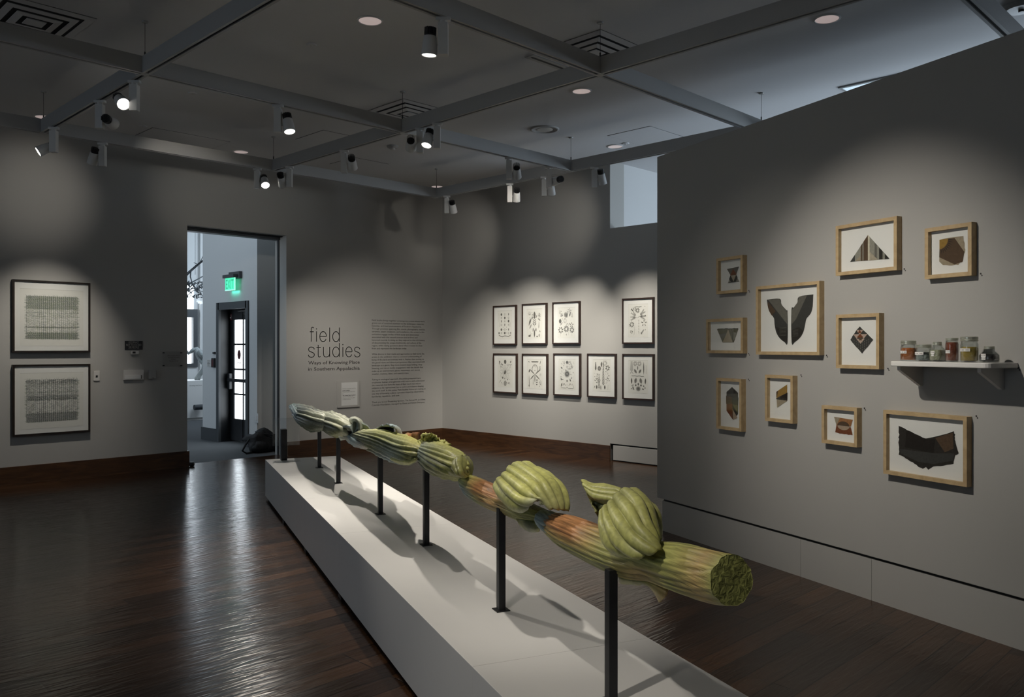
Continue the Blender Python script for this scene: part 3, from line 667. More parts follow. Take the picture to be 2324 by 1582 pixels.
def flat_outline(px, py, sx, sy, nm):
    P = onZ(px, py, ZC); t = thing('access_panel', 'flush ceiling access panel outline ' + nm, 'access panel', P)
    MB().box(-sx, sx, -sy, sy, -0.002, 0, M['slot']).build('gap_frame', t)
    MB().box(-sx + .006, sx - .006, -sy + .006, sy - .006, -0.004, -0.0005, M['ceil']).build('panel', t)
flat_outline(408, 318, 0.46, 0.35, 'left of the doorway spotlights'); flat_outline(752, 316, 0.30, 0.30, 'above the alone middle spotlight')
flat_outline(1475, 312, 0.42, 0.3, 'right of the far downlight'); flat_outline(815, 372, 0.28, 0.28, 'over the title wall')
P = onZ(1236, 293, ZC); t = thing('ceiling_speaker', 'round white ceiling speaker with perforated centre', 'speaker', P)
MB().lathe([(0.165, 0), (0.165, -0.004), (0.15, -0.012), (0.14, -0.012), (0.135, -0.006)], M['beam'], n=32).build('rim', t, smooth=True)
MB().lathe([(0.09, -0.005), (0.09, -0.010), (0.0, -0.012)], M['grey_plate'], n=24).build('grille', t)
P = onZ(891, 331, ZC); t = thing('smoke_detector', 'small round smoke detector on the ceiling beyond the middle beam', 'smoke detector', P)
MB().lathe([(0.07, 0), (0.07, -0.015), (0.05, -0.03)], M['beam'], n=24).build('base', t)
MB().lathe([(0.032, -0.03), (0.032, -0.048), (0.02, -0.055)], M['grey_plate'], n=18).build('sensor_cap', t)
for px, py, nm in [(707, 101, 'at top left of centre'), (1027, 415, 'near the room corner'), (1420, 325, 'beside the far right downlight'), (437, 211, 'between the two left beams'), (325, 286, 'left of the doorway')]:
    P = onZ(px, py, ZC); t = thing('sprinkler_cover', 'small flat round sprinkler cover on the ceiling ' + nm, 'sprinkler', P, 0, 'ceiling sprinkler covers')
    MB().lathe([(0.043, 0), (0.043, -0.004), (0.038, -0.010)], M['ceil'], n=20).build('cover_plate', t)
    MB().lathe([(0.012, -0.010), (0.008, -0.016)], M['grey_plate'], n=10).build('centre_cap', t)
P = onZ(2318, 12, ZC); t = thing('emergency_light', 'round white ceiling fitting at the top right edge of the view', 'ceiling fitting', P)
MB().lathe([(0.12, 0), (0.12, -0.02), (0.10, -0.035)], M['beam'], n=28).build('base', t, smooth=False)
MB().lathe([(0.02, -0.035), (0.018, -0.05)], M['black'], n=12).build('lens', t)
P = onZ(1902, 198, ZC); t = thing('ceiling_light', 'pale lit rectangular ceiling light just showing above the partition top', 'ceiling light', P)
MB().box(0, 0.6, -1.2, 0, -0.012, 0, M['beam']).build('frame', t)
MB().box(0.03, 0.57, -1.17, -0.03, -0.014, -0.010, mat('cool_diffuser', (0.8, 0.9, 0.95), 0.4, emis=(0.62, 0.80, 0.92), es=0.6, noise_s=5, noise_a=0.02)).build('diffuser', t)
P = onZ(1255, 146, ZC); t = thing('linear_diffuser', 'narrow linear slot diffuser in the ceiling left of the upper right crossing', 'air vent', P, 0)
MB().box(-0.30, 0.30, -0.05, 0.05, -0.006, 0, M['beam']).build('frame', t)
MB().box(-0.27, 0.27, -0.012, 0.012, -0.008, -0.005, M['slot']).build('slot', t)

# ------------------------------------------------------------------ framed works
def framed(wall, name, label, xl, yt, yb, xr, off, fw, fmat, group, art, inset=0.018, matcol='mat', sub=None):
    u0, z1 = wall.uz(xl, yt, off); _, z0 = wall.uz(xl, yb, off); u1, _ = wall.uz(xr, yt, off)
    Wd, Hd = u1 - u0, z1 - z0
    t = thing(name, label, 'framed artwork', wall.at(u0, 0, z0), wall.rot, group)
    f = MB()
    f.box(0, fw, -off, -0.002, 0, Hd, fmat).box(Wd - fw, Wd, -off, -0.002, 0, Hd, fmat).box(fw, Wd - fw, -off, -0.002, 0, fw, fmat).box(fw, Wd - fw, -off, -0.002, Hd - fw, Hd, fmat)
    f.build('frame', t)
    yb_ = -off + inset
    MB().box(fw, Wd - fw, yb_, yb_ + 0.004, fw, Hd - fw, M[matcol]).build('mat_board', t)
    iw, ih = Wd - 2 * fw, Hd - 2 * fw
    g_ = MB()
    T = lambda x, y: (fw + x * iw, fw + y * ih)
    art(g_, T, yb_ - 0.0008, iw, ih)
    if g_.f: g_.build('artwork', t)
    MB().box(fw, Wd - fw, -off + 0.004, -off + 0.006, fw, Hd - fw, M['pane']).build('glass', t)
    return t
def leafpoly(cx, cy, L, w, a, n=5):
    pts = []
    for i in range(n + 1): s = i / n; pts.append((s - 0.5, 0.5 * math.sin(PI * s) ** 0.9))
    for i in range(n - 1, 0, -1): s = i / n; pts.append((s - 0.5, -0.5 * math.sin(PI * s) ** 0.9))
    ca, sa = math.cos(a), math.sin(a)
    return [(cx + x * L * ca - y * w * sa, cy + x * L * sa + y * w * ca) for x, y in pts]
class Sketch:
    """pencil plant drawing in metres inside a sheet; coords given 0..1 of sheet"""
    def __init__(s, g, T, y, iw, ih, x0=0.22, x1=0.80, y0=0.15, y1=0.86):
        s.g = g; s.T = lambda a, b: T(x0 + (x1 - x0) * a, y0 + (y1 - y0) * b); s._y = y - 0.0006; s.w = iw
        c = [T(x0 - .05, y0 - .03), T(x1 + .05, y0 - .03), T(x1 + .05, y1 + .03), T(x0 - .05, y1 + .03)]
        g.wpoly(c, y, M['paper'])
        g.stroke([c[3], c[2]], y - 0.0003, 0.0035, M['edge']); g.stroke([c[0], c[3]], y - 0.0003, 0.0012, M['edge'])
    @property
    def y(s): s._y -= 0.000012; return s._y
    def leaf(s, x, y, L=.03, w=.012, a=1.57, m='ink'):
        c = s.T(x, y); L *= 1.22; w *= 1.3; s.g.wpoly(leafpoly(c[0], c[1], L, w, a), s.y, M[m]); return s
    def dot(s, x, y, r=.005, m='ink', k=1.0):
        c = s.T(x, y); r *= 1.2; s.g.disc(c[0], c[1], r, s.y, M[m], 9, r * k); return s
    def ring(s, x, y, r=.02, w=.003, m='ink2', k=1.0):
        c = s.T(x, y); s.g.stroke([(c[0] + r * math.cos(i * PI / 9), c[1] + r * k * math.sin(i * PI / 9)) for i in range(18)], s.y, w, M[m], True); return s
    def line(s, pts, w=.0025, m='ink'):
        s.g.stroke([s.T(*p) for p in pts], s.y, w, M[m]); return s
    def flower(s, x, y, r=.025, n=7, w=.010, m='ink', a0=0.3, inner=.3):
        c = s.T(x, y); r *= 1.3; w *= 1.3
        for i in range(n):
            a = a0 + 2 * PI * i / n; d = r * (0.5 + inner / 2)
            s.g.wpoly(leafpoly(c[0] + math.cos(a) * d, c[1] + math.sin(a) * d, r * (1 - inner), w, a), s.y - 0.0002 * (i % 3), M[m])
        return s
    def sprig(s, x, y, h=.09, a=1.57, n=6, L=.022, w=.007, m='ink', spread=0.8, stem=.0022):
        L *= 1.2; w *= 1.25; c = s.T(x, y); d = Vector((math.cos(a), math.sin(a)))
        s.g.stroke([(c[0], c[1]), (c[0] + d.x * h, c[1] + d.y * h)], s.y, stem, M[m])
        for i in range(n):
            t_ = (i + 0.6) / n; sc = 1 - 0.45 * t_
            for sg in (1, -1):
                aa = a + sg * spread; L_ = L * sc
                s.g.wpoly(leafpoly(c[0] + d.x * h * t_ + math.cos(aa) * L_ * .55, c[1] + d.y * h * t_ + math.sin(aa) * L_ * .55, L_, w * sc, aa), s.y - 0.0002, M[m])
        return s
    def scatter(s, n, x0, x1, y0, y1, seed, L=(.006, .02), m=('ink', 'ink2')):
        r = random.Random(seed)
        for i in range(n):
            l_ = r.uniform(*L); s.leaf(r.uniform(x0, x1), r.uniform(y0, y1), l_, l_ * r.uniform(.25, .6), r.uniform(0, 3.1), r.choice(m))
        return s
def art_A1(g, T, y, iw, ih):
    s = Sketch(g, T, y, iw, ih)
    for j, yy in enumerate((.90, .77, .64, .50, .32, .19)):
        for i, xx in enumerate((.22, .5, .8)):
            k = (i * 5 + j * 3) % 4
            if k == 0: s.dot(xx, yy, .014, 'ink', 1.2)
            elif k == 1: s.ring(xx, yy, .011, .004, 'ink', 1.3)
            elif k == 2: s.leaf(xx, yy, .035, .012, 1.5).dot(xx, yy + .02, .007)
            else: s.ring(xx, yy, .012, .003, 'ink2', 1.2).dot(xx, yy, .005)
    for xx, yy in ((.36, .41), (.64, .41), (.36, .32), (.64, .32), (.36, .19), (.64, .19)): s.dot(xx, yy, .004)
    s.dot(.03, .19, .010, 'ink', 1.5).dot(.97, .19, .007, 'ink', 1.8)
    s.line([(.02, .62), (.02, .95)], .003, 'ink2').line([(.66, .6), (.66, .95)], .002, 'ink2').line([(.08, .42), (.1, .6)], .003).line([(.92, .42), (.93, .6)], .005, 'ink2')
    s.line([(.02, .11), (.12, .08), (.3, .04), (.45, .08), (.6, .08), (.78, .05), (.97, .11)], .009)
def art_A2(g, T, y, iw, ih):
    s = Sketch(g, T, y, iw, ih)
    s.leaf(.5, .82, .085, .032, 1.57).leaf(.5, .14, .10, .020, 1.57).sprig(.5, .38, .13, 1.57, 4, .045, .013, 'ink', .75)
    s.leaf(.35, .72, .035, .011, 1.4).leaf(.64, .76, .04, .009, 1.5).leaf(.12, .56, .10, .012, 1.3).leaf(.2, .6, .11, .012, 1.25).leaf(.85, .65, .05, .012, -.6)
    s.leaf(.4, .28, .05, .013, 1.5).leaf(.62, .28, .05, .013, 1.6).leaf(.2, .4, .07, .02, 1.0, 'ink2').sprig(.82, .3, .10, 1.5, 5, .03, .006, 'ink2', .35)
    s.flower(.85, .8, .03, 9, .004, 'ink2').flower(.12, .88, .025, 7, .005, 'ink2').dot(.1, .05, .013).leaf(.18, .06, .03, .013, 1.8).dot(.7, .03, .010).leaf(.86, .07, .045, .02, 1.6, 'ink2').dot(.92, .2, .005)
    s.scatter(26, .05, .95, .68, .97, 3).scatter(16, .05, .95, .0, .3, 4)
def art_A3(g, T, y, iw, ih):
    s = Sketch(g, T, y, iw, ih)
    s.leaf(.42, .78, .07, .022, 1.6).leaf(.54, .78, .075, .022, 1.5).leaf(.08, .56, .06, .036, 1.57).dot(.22, .64, .006)
    for xx, yy, r, n in ((.12, .24, .038, 7), (.5, .28, .038, 9), (.88, .24, .034, 8)): s.flower(xx, yy, r, n, .014)
    s.line([(.12, .18), (.12, .02)], .002).line([(.88, .18), (.88, .02)], .002).line([(.34, .05), (.33, .36)], .002, 'ink2').line([(.66, .05), (.67, .34)], .002, 'ink2').dot(.5, .08, .007, 'ink2', 1.6)
    s.sprig(.22, .7, .05, 1.9, 3, .025, .009).leaf(.76, .82, .05, .010, .9).leaf(.74, .76, .04, .009, .9).flower(.7, .92, .028, 6, .007).sprig(.05, .8, .06, 1.5, 4, .018, .005, 'ink2').sprig(.9, .66, .07, 1.6, 4, .02, .005, 'ink2')
    s.flower(.42, .57, .03, 11, .004, 'ink2').ring(.58, .42, .02, .004).leaf(.16, .46, .06, .008, .8).flower(.86, .42, .028, 5, .011).scatter(22, .05, .95, .45, .97, 9)
def art_A5(g, T, y, iw, ih):
    s = Sketch(g, T, y, iw, ih)
    for a in (2.2, 2.65, 3.1, 3.6): s.sprig(.36, .66 if a < 3 else .62, .085, a, 6, .017, .005, 'ink', .9)
    for a in (.9, .5, .05, -.5): s.sprig(.62, .68 if a > .2 else .64, .09, a, 6, .017, .005, 'ink', .9)
    s.flower(.46, .84, .028, 9, .008).flower(.12, .38, .032, 9, .008).flower(.85, .42, .036, 5, .008).scatter(18, .05, .4, .85, .95, 2).line([(.3, .95), (.45, .96), (.55, .95), (.7, .96)], .004).dot(.9, .96, .004)
    s.line([(.54, .55), (.54, .08)], .002, 'ink2').line([(.3, .3), (.25, .02)], .002, 'ink2').sprig(.66, .06, .07, .9, 5, .014, .006).flower(.1, .14, .02, 6, .005).leaf(.92, .2, .02, .006, .8, 'ink2').dot(.92, .66, .006, 'ink', 1.5)
    for i in range(7): s.dot(.36 + .05 * i, .62 - .02 * math.sin(i), .003)
    for k in range(5): s.dot(.54, .5 - .09 * k, .004, 'ink2', 1.5)
def art_B1(g, T, y, iw, ih):
    s = Sketch(g, T, y, iw, ih)
    for i, a in enumerate((.1, .75, 1.35, 1.9, 2.5, 3.1, 3.8, 4.6, 5.4)):
        c = (.5 + .27 * math.cos(a) , .54 + .17 * math.sin(a)); cc = s.T(*c); pts = leafpoly(cc[0], cc[1], .105, .05, a)
        g.stroke(pts, s.y, .003, M['ink2'], True)
        s.line([(.5, .52), (.5 + .33 * math.cos(a), .53 + .21 * math.sin(a))], .0018, 'ink2')
    s.leaf(.5, .54, .055, .03, 1.5).leaf(.46, .5, .04, .02, .6)
    s.dot(.5, .93, .021, 'ink', 1.3).leaf(.06, .92, .035, .02, 1.9).leaf(.93, .93, .035, .014, 1.2).ring(.72, .82, .012, .006, 'ink2').dot(.26, .82, .010, 'ink', 1.2)
    s.dot(.5, .11, .026, 'ink2', 1.3).dot(.3, .32, .012).leaf(.1, .18, .05, .006, .95).leaf(.74, .12, .028, .011, 1.2).dot(.7, .26, .006, 'ink', 2).scatter(14, .02, .25, .7, .9, 5).scatter(10, .78, .98, .7, .95, 6).scatter(16, .05, .95, .02, .35, 7)
def art_B2(g, T, y, iw, ih):
    s = Sketch(g, T, y, iw, ih)
    for a in (.62, 2.5, 3.85, 4.71, 5.6):
        c = (.5 + .24 * math.cos(a), .49 + .15 * math.sin(a)); s.leaf(c[0], c[1], .105, .012, a)
    s.line([(.5, .48), (.5, .0)], .002, 'ink2')
    for w_ in (.0, .03): s.line([(.3 + w_, .58), (.29 + w_, .72), (.38, .82 - w_), (.5, .85 - w_), (.62, .82 - w_), (.72 - w_, .72), (.7 - w_, .58)], .006 - w_ * .1, 'ink' if w_ == 0 else 'ink2')
    s.dot(.48, .8, .006, 'ink2').dot(.56, .76, .005, 'ink2').dot(.5, .63, .006).leaf(.1, .62, .05, .02, 1.1).sprig(.82, .6, .05, 1.2, 3, .02, .006).leaf(.08, .22, .16, .008, 1.6).leaf(.07, .07, .03, .014, 1.6)
    for i in range(9): s.dot(.28 + .055 * i, .955 - .008 * (i % 2), .007)
    s.leaf(.9, .93, .05, .007, 1.3).leaf(.06, .95, .03, .006, -.4).ring(.9, .48, .018, .003, 'ink2').dot(.9, .48, .004).flower(.86, .76, .014, 5, .006).leaf(.65, .28, .025, .016, 1.5).leaf(.65, .2, .03, .01, .2).leaf(.64, .12, .024, .014, .3)
    s.sprig(.38, .1, .10, 1.57, 6, .012, .005, 'ink2').flower(.9, .2, .025, 6, .006, 'ink2').scatter(10, .8, .98, .02, .2, 11)
def art_B3(g, T, y, iw, ih):
    s = Sketch(g, T, y, iw, ih)
    s.flower(.5, .52, .042, 26, .0045, 'ink', 0, .1).flower(.5, .52, .026, 14, .006, 'ink', .2, .2).ring(.5, .52, .012, .006)
    s.leaf(.5, .93, .04, .034, -1.57).leaf(.12, .73, .035, .016, -.7).dot(.7, .71, .011, 'ink2', 1.2).flower(.5, .77, .016, 7, .004, 'ink2').dot(.5, .27, .008, 'ink', 1.8)
    s.sprig(.3, .84, .05, 1.6, 3, .02, .005, 'ink2').sprig(.88, .72, .09, 2.0, 5, .018, .006).leaf(.1, .32, .028, .016, 1.2).leaf(.2, .32, .02, .012, .4).leaf(.72, .3, .035, .014, -1.1).leaf(.82, .38, .022, .011, 1.2)
    s.leaf(.12, .13, .055, .014, 1.2).line([(.2, .1), (.26, .17), (.32, .17), (.38, .1)], .006).line([(.62, .1), (.68, .17), (.74, .17), (.8, .12)], .006).line([(.86, .18), (.98, .02)], .004).line([(.08, .02), (.42, .015)], .004).line([(.58, .015), (.92, .01)], .004).dot(.5, .04, .006).dot(.5, .13, .004)
    s.scatter(34, .03, .97, .6, .98, 21).scatter(16, .03, .3, .35, .6, 22, (.006, .012)).scatter(14, .7, .98, .2, .6, 23, (.006, .014))
def art_B4(g, T, y, iw, ih):
    s = Sketch(g, T, y, iw, ih)
    s.sprig(.6, .14, .30, 1.57, 14, .03, .007, 'ink', .6).sprig(.32, .02, .20, 1.57, 9, .026, .006, 'ink', .55).sprig(.1, .64, .11, 1.57, 5, .034, .009, 'ink', .35)
    s.dot(.34, .74, .024, 'ink2', 1.2).flower(.34, .74, .024, 9, .006).leaf(.48, .88, .065, .020, 1.57).flower(.7, .92, .034, 11, .006, 'ink2', -.2).flower(.88, .76, .03, 6, .014)
    s.leaf(.17, .1, .045, .02, 1.57).leaf(.44, .09, .05, .016, 1.57, 'ink2').leaf(.7, .1, .05, .020, 1.57).line([(.9, .02), (.91, .18)], .003, 'ink2').leaf(.03, .1, .03, .006, 1.1)
    s.scatter(20, .0, .22, .2, .6, 31).scatter(22, .76, 1.0, .25, .65, 32).line([(.24, .33), (.32, .4), (.42, .34), (.34, .27), (.24, .33)], .004)
def art_B5(g, T, y, iw, ih):
    s = Sketch(g, T, y, iw, ih)
    s.sprig(.1, .66, .13, 1.57, 8, .028, .005, 'ink', .9).line([(.02, .60), (.1, .67), (.2, .59)], .005).leaf(.33, .68, .055, .028, 2.2, 'ink2').leaf(.6, .68, .055, .028, .95, 'ink2').leaf(.33, .68, .05, .012, 2.2).leaf(.6, .68, .05, .012, .95)
    s.flower(.32, .93, .026, 8, .010, 'ink2').flower(.57, .93, .026, 8, .010, 'ink2').leaf(.47, .79, .05, .010, 1.57).leaf(.82, .78, .14, .012, 1.57, 'ink').line([(.96, .6), (.96, .88)], .004, 'ink2')
    s.line([(.1, .525), (.2, .52), (.3, .53), (.42, .515), (.56, .53), (.7, .515), (.84, .52)], .006).leaf(.1, .36, .065, .018, 1.57).leaf(.92, .36, .065, .018, 1.5)
    s.leaf(.34, .37, .062, .036, 1.3, 'ink2').leaf(.65, .37, .062, .036, 1.8, 'ink2').leaf(.34, .37, .055, .014, 1.3).leaf(.65, .37, .055, .014, 1.8).leaf(.5, .26, .032, .016, 1.57).dot(.35, .22, .010).dot(.66, .22, .011).dot(.82, .2, .008).dot(.9, .14, .007).leaf(.78, .1, .03, .014, -.4)
    s.dot(.5, .11, .026, 'ink', .8).flower(.5, .11, .03, 11, .007, 'ink2').scatter(12, .05, .25, .08, .25, 41, (.01, .02))
GB = 'black framed botanical drawings on the back wall'
BF = [
 ('A1', 1118.3, 694.4, 782.6, 1170.6, art_A1, 'top row first from corner: columns of small seeds above a twig'),
 ('A2', 1183.8, 690.0, 781.7, 1239.7, art_A2, 'top row second from corner: cone, feather shaped leaves and pods'),
 ('A3', 1253.0, 686.3, 781.2, 1315.0, art_A3, 'top row third from corner: three round flower heads at bottom'),
 ('A5', 1411.5, 677.9, 780.7, 1482.7, art_A5, 'top row last, beside the partition: fern fronds fanning out'),
 ('B1', 1118.5, 802.1, 890.8, 1172.0, art_B1, 'bottom row first from corner: one large open magnolia like flower'),
 ('B2', 1184.0, 802.8, 894.4, 1241.4, art_B2, 'bottom row second from corner: arch over star of long leaves'),
 ('B3', 1255.3, 802.1, 897.0, 1316.2, art_B3, 'bottom row third from corner: dark spiky round flower in the centre'),
 ('B4', 1332.0, 802.5, 901.0, 1397.0, art_B4, 'bottom row fourth from corner: tall leafy stems'),
 ('B5', 1411.8, 803.3, 905.9, 1483.0, art_B5, 'bottom row last, beside the partition: pairs of broad leaves')]
OFFB = 0.036
for k, xl, yt, yb, xr, art, d in BF:
    framed(WB, 'framed_drawing', 'framed plant drawing, ' + d, xl, yt, yb, xr, OFFB, 0.019, M['brownwood'], GB, art, inset=0.012)
# two woven-line drawings on the left wall
def woven(seed, green, bands):
    mg = [mat('pencil_green_%d' % seed, (0.21, 0.26, 0.17), 0.8, noise_s=80, noise_a=0.2), mat('pencil_blue_grey_%d' % seed, (0.19, 0.225, 0.23), 0.8, noise_s=80, noise_a=0.2), mat('pencil_dark_%d' % seed, (0.085, 0.095, 0.088), 0.8, noise_s=80, noise_a=0.2)]
    def art(g, T, y, iw, ih):
        r = random.Random(seed)
        c = [T(.07, .07), T(.93, .07), T(.93, .90), T(.07, .90)]
        g.wpoly(c, y, M['paper']); g.stroke([c[3], c[2]], y - .0003, .0035, M['edge']); g.stroke([c[0], c[1]], y - .0003, .002, M['mat'])
        x0, x1, y0, y1 = .16, .84, .17, .80
        N = 25; yy = y - .0008
        for i in range(N + 1):
            x = x0 + (x1 - x0) * i / N
            pts = [(T(x + r.uniform(-.001, .001), y0 + (y1 - y0) * k / 14)) for k in range(15)]
            g.stroke(pts, yy, .0028, mg[2] if i in (0, N) else mg[r.choice((0, 1, 2))])
        rows = 58
        for j in range(rows):
            v = (j + .5) / rows; dens = 1.0
            for (a, b, d_) in bands:
                if a <= v <= b: dens = d_
            zc = y0 + (y1 - y0) * v
            if dens >= 0.65 and j % 5 == 0 or dens > 1.2:
                g.stroke([T(x0 - r.uniform(0, .04), zc + r.uniform(-.004, .004)), T(x0 + .3, zc + r.uniform(-.004, .004)), T(x1 + r.uniform(0, .04), zc + r.uniform(-.004, .004))], yy - .0002, .0018, mg[j % 2])
            for i in range(N):
                x = x0 + (x1 - x0) * (i + .5) / N
                if r.random() > dens * 0.9: continue
                sgn = 1 if j % 2 else -1
                for q_ in range(2 if dens > .8 else 1):
                    hx = .019; hz = r.uniform(.004, .012)
                    g.stroke([T(x - hx, zc - sgn * hz + q_ * .004), T(x, zc + r.uniform(-.003, .003)), T(x + hx, zc + sgn * hz)], yy - .0004, .0017, mg[r.choice((0, 0, 1) if green else (1, 1, 2))])
        for i in range(190):
            side = r.random()
            if side < .35: p = (x0 - .0, r.uniform(y0, y1)); q_ = (p[0] - r.uniform(.01, .035), p[1] + r.uniform(-.01, .025))
            elif side < .75: p = (x1, r.uniform(y0, y1)); q_ = (p[0] + r.uniform(.01, .04), p[1] + r.uniform(-.01, .02))
            elif side < .88: p = (r.uniform(x0, x1), y1); q_ = (p[0] + r.uniform(-.012, .012), p[1] + r.uniform(.008, .03))
            else: p = (r.uniform(x0, x1), y0); q_ = (p[0] + r.uniform(-.01, .01), p[1] - r.uniform(.005, .018))
            g.stroke([T(*p), T(*q_)], yy - .0005, .0012, mg[r.choice((0, 1))])
    return art
GL = 'black framed woven line drawings on the left wall'
framed(WL, 'framed_drawing', 'upper black framed drawing of a greenish woven grid with frayed edges', 28.6, 633.4, 800.3, 205.3, 0.045, 0.020, M['blackwood'], GL,
       woven(5, True, [(0.0, .16, 1.35), (.16, .26, .55), (.26, .30, 1.2), (.30, .52, .55), (.52, .7, .8), (.7, 1.0, 1.35)]), inset=0.012)
framed(WL, 'framed_drawing', 'lower black framed drawing of a grey woven grid with upright dark columns', 28.8, 828.2, 991.7, 205.3, 0.045, 0.020, M['blackwood'], GL,
       woven(6, False, [(0.0, .2, 1.1), (.2, .5, .6), (.5, .6, 1.0), (.6, .9, .7), (.9, 1.0, .9)]), inset=0.012)

# collage works on the partition
def cmat(n, c): 
    return mat('collage_' + n, c, 0.85, noise_s=70, noise_a=0.3, bump=0.2, spec=0.2)
K = {k: cmat(k, v) for k, v in dict(brown=(.085, .055, .035), dark=(.028, .025, .022), char=(.045, .045, .043), grey=(.12, .115, .10), tan=(.30, .25, .18), rust=(.16, .055, .025), gold=(.28, .17, .045),
     sand=(.34, .30, .23), peach=(.36, .27, .20), orange=(.30, .14, .06), olive=(.10, .095, .06), pink=(.42, .32, .27), stone=(.24, .235, .20), deep=(.018, .015, .013), cream=(.55, .50, .40)).items()}
def jag(a, b, n, amp, r):
    out = []
    for i in range(n):
        t_ = i / n; out.append((a[0] + (b[0] - a[0]) * t_ + r.uniform(-amp, amp), a[1] + (b[1] - a[1]) * t_ + r.uniform(-amp, amp)))
    return out
def P_(g, T, y, k, pts, lay=0): g.wpoly([T(*p) for p in pts], y - 0.0006 * lay - 0.0004, K[k])
def art_P1(g, T, y, iw, ih):
    P_(g, T, y, 'grey', [(.28, .72), (.82, .75), (.70, .50), (.44, .50)]); P_(g, T, y, 'rust', [(.56, .70), (.72, .50), (.44, .50)], 1)
    P_(g, T, y, 'char', [(.44, .50), (.38, .38), (.46, .27), (.68, .27), (.76, .40), (.70, .50)], 1); P_(g, T, y, 'sand', [(.46, .49), (.70, .49), (.58, .28)], 2)
    P_(g, T, y, 'stone', [(.33, .25), (.38, .37), (.46, .26)], 0); P_(g, T, y, 'stone', [(.84, .26), (.74, .40), (.68, .26)], 0)
    g.stroke([T(.33, .255), T(.84, .265)], y - .003, .002, K['char'])
def art_P2(g, T, y, iw, ih):
    r = random.Random(1); top = jag((.86, .74), (.20, .75), 14, .008, r)
    P_(g, T, y, 'olive', [(.20, .75), (.38, .27), (.72, .27), (.86, .74)] + top[1:]); P_(g, T, y, 'tan', [(.55, .72), (.38, .275), (.69, .275)], 1)
    P_(g, T, y, 'grey', [(.28, .55), (.50, .60), (.45, .45), (.34, .38)], 1); P_(g, T, y, 'stone', [(.72, .62), (.80, .60), (.76, .42), (.71, .34)], 1)
    g.stroke([T(*p) for p in top], y - .003, .006, K['deep']); g.stroke([T(.67, .72), T(.70, .28)], y - .003, .004, K['dark'])
def art_P3(g, T, y, iw, ih):
    L = [(.11, .83), (.34, .83), (.37, .74), (.46, .64), (.475, .62), (.475, .14), (.42, .15), (.34, .21), (.28, .30), (.25, .42), (.24, .52), (.20, .58), (.15, .65), (.125, .73)]
    R = [(.90, .86), (.67, .84), (.64, .75), (.58, .68), (.54, .64), (.545, .14), (.60, .15), (.68, .21), (.74, .30), (.77, .42), (.79, .50), (.86, .58), (.89, .68)]
    L = spl(L, 4); R = spl(R, 4); P_(g, T, y, 'char', L); P_(g, T, y, 'grey', [(.13, .83), (.34, .83), (.37, .74), (.475, .61), (.475, .42)], 1); P_(g, T, y, 'brown', [(.125, .75), (.13, .80), (.27, .64), (.20, .57), (.15, .65)], 1)
    P_(g, T, y, 'char', R); P_(g, T, y, 'grey', [(.80, .85), (.67, .84), (.64, .75), (.54, .63), (.545, .42), (.62, .50)], 1); P_(g, T, y, 'dark', [(.545, .33), (.66, .38), (.74, .32), (.66, .20), (.59, .15), (.545, .145)], 1)
    P_(g, T, y, 'dark', [(.475, .33), (.36, .36), (.26, .40), (.34, .22), (.42, .155), (.475, .145)], 1)
    for k in range(7): g.stroke([T(.34, .37 - .02 * k), T(.46, .375 - .02 * k)], y - .003, .002, K['grey'])
    for k in range(6): g.stroke([T(.57, .33 - .018 * k), T(.66, .335 - .018 * k)], y - .003, .0018, K['grey'])
def art_P4(g, T, y, iw, ih):
    P_(g, T, y, 'dark', [(.28, .76), (.54, .88), (.82, .76), (.82, .30), (.60, .16), (.28, .36)]); P_(g, T, y, 'brown', [(.26, .68), (.54, .66), (.54, .50), (.26, .50)], 1); P_(g, T, y, 'rust', [(.28, .50), (.56, .52), (.57, .17), (.28, .35)], 1)
    P_(g, T, y, 'char', [(.56, .64), (.84, .66), (.83, .50), (.56, .50)], 1); P_(g, T, y, 'olive', [(.56, .50), (.83, .49), (.82, .30)], 2); P_(g, T, y, 'peach', [(.57, .40), (.80, .22), (.60, .165)], 2)
def art_P5(g, T, y, iw, ih):
    P_(g, T, y, 'gold', [(.28, .66), (.75, .86), (.75, .62), (.28, .48)]); P_(g, T, y, 'deep', [(.28, .50), (.76, .66), (.76, .46), (.28, .475)], 1); P_(g, T, y, 'tan', [(.30, .475), (.76, .46), (.32, .27)], 2); P_(g, T, y, 'brown', [(.28, .66), (.36, .69), (.30, .50)], 1)
def art_P6(g, T, y, iw, ih):
    r = random.Random(3)
    P_(g, T, y, 'orange', [(.24, .76), (.86, .72), (.80, .50), (.32, .50)]); P_(g, T, y, 'tan', [(.24, .76), (.44, .74), (.38, .60), (.32, .50)], 1)
    P_(g, T, y, 'rust', [(.32, .50), (.80, .48), (.86, .24)] + jag((.84, .24), (.30, .25), 9, .012, r)[1:] + [(.28, .27)], 0)
    P_(g, T, y, 'brown', [(.36 + .20 + .20 * math.cos(PI * i / 10), .50 + .14 * math.sin(PI * i / 10)) for i in range(11)], 2)
    P_(g, T, y, 'peach', [(.36 + .20 + .20 * math.cos(PI * i / 10), .495 - .13 * math.sin(PI * i / 10)) for i in range(11)], 2)
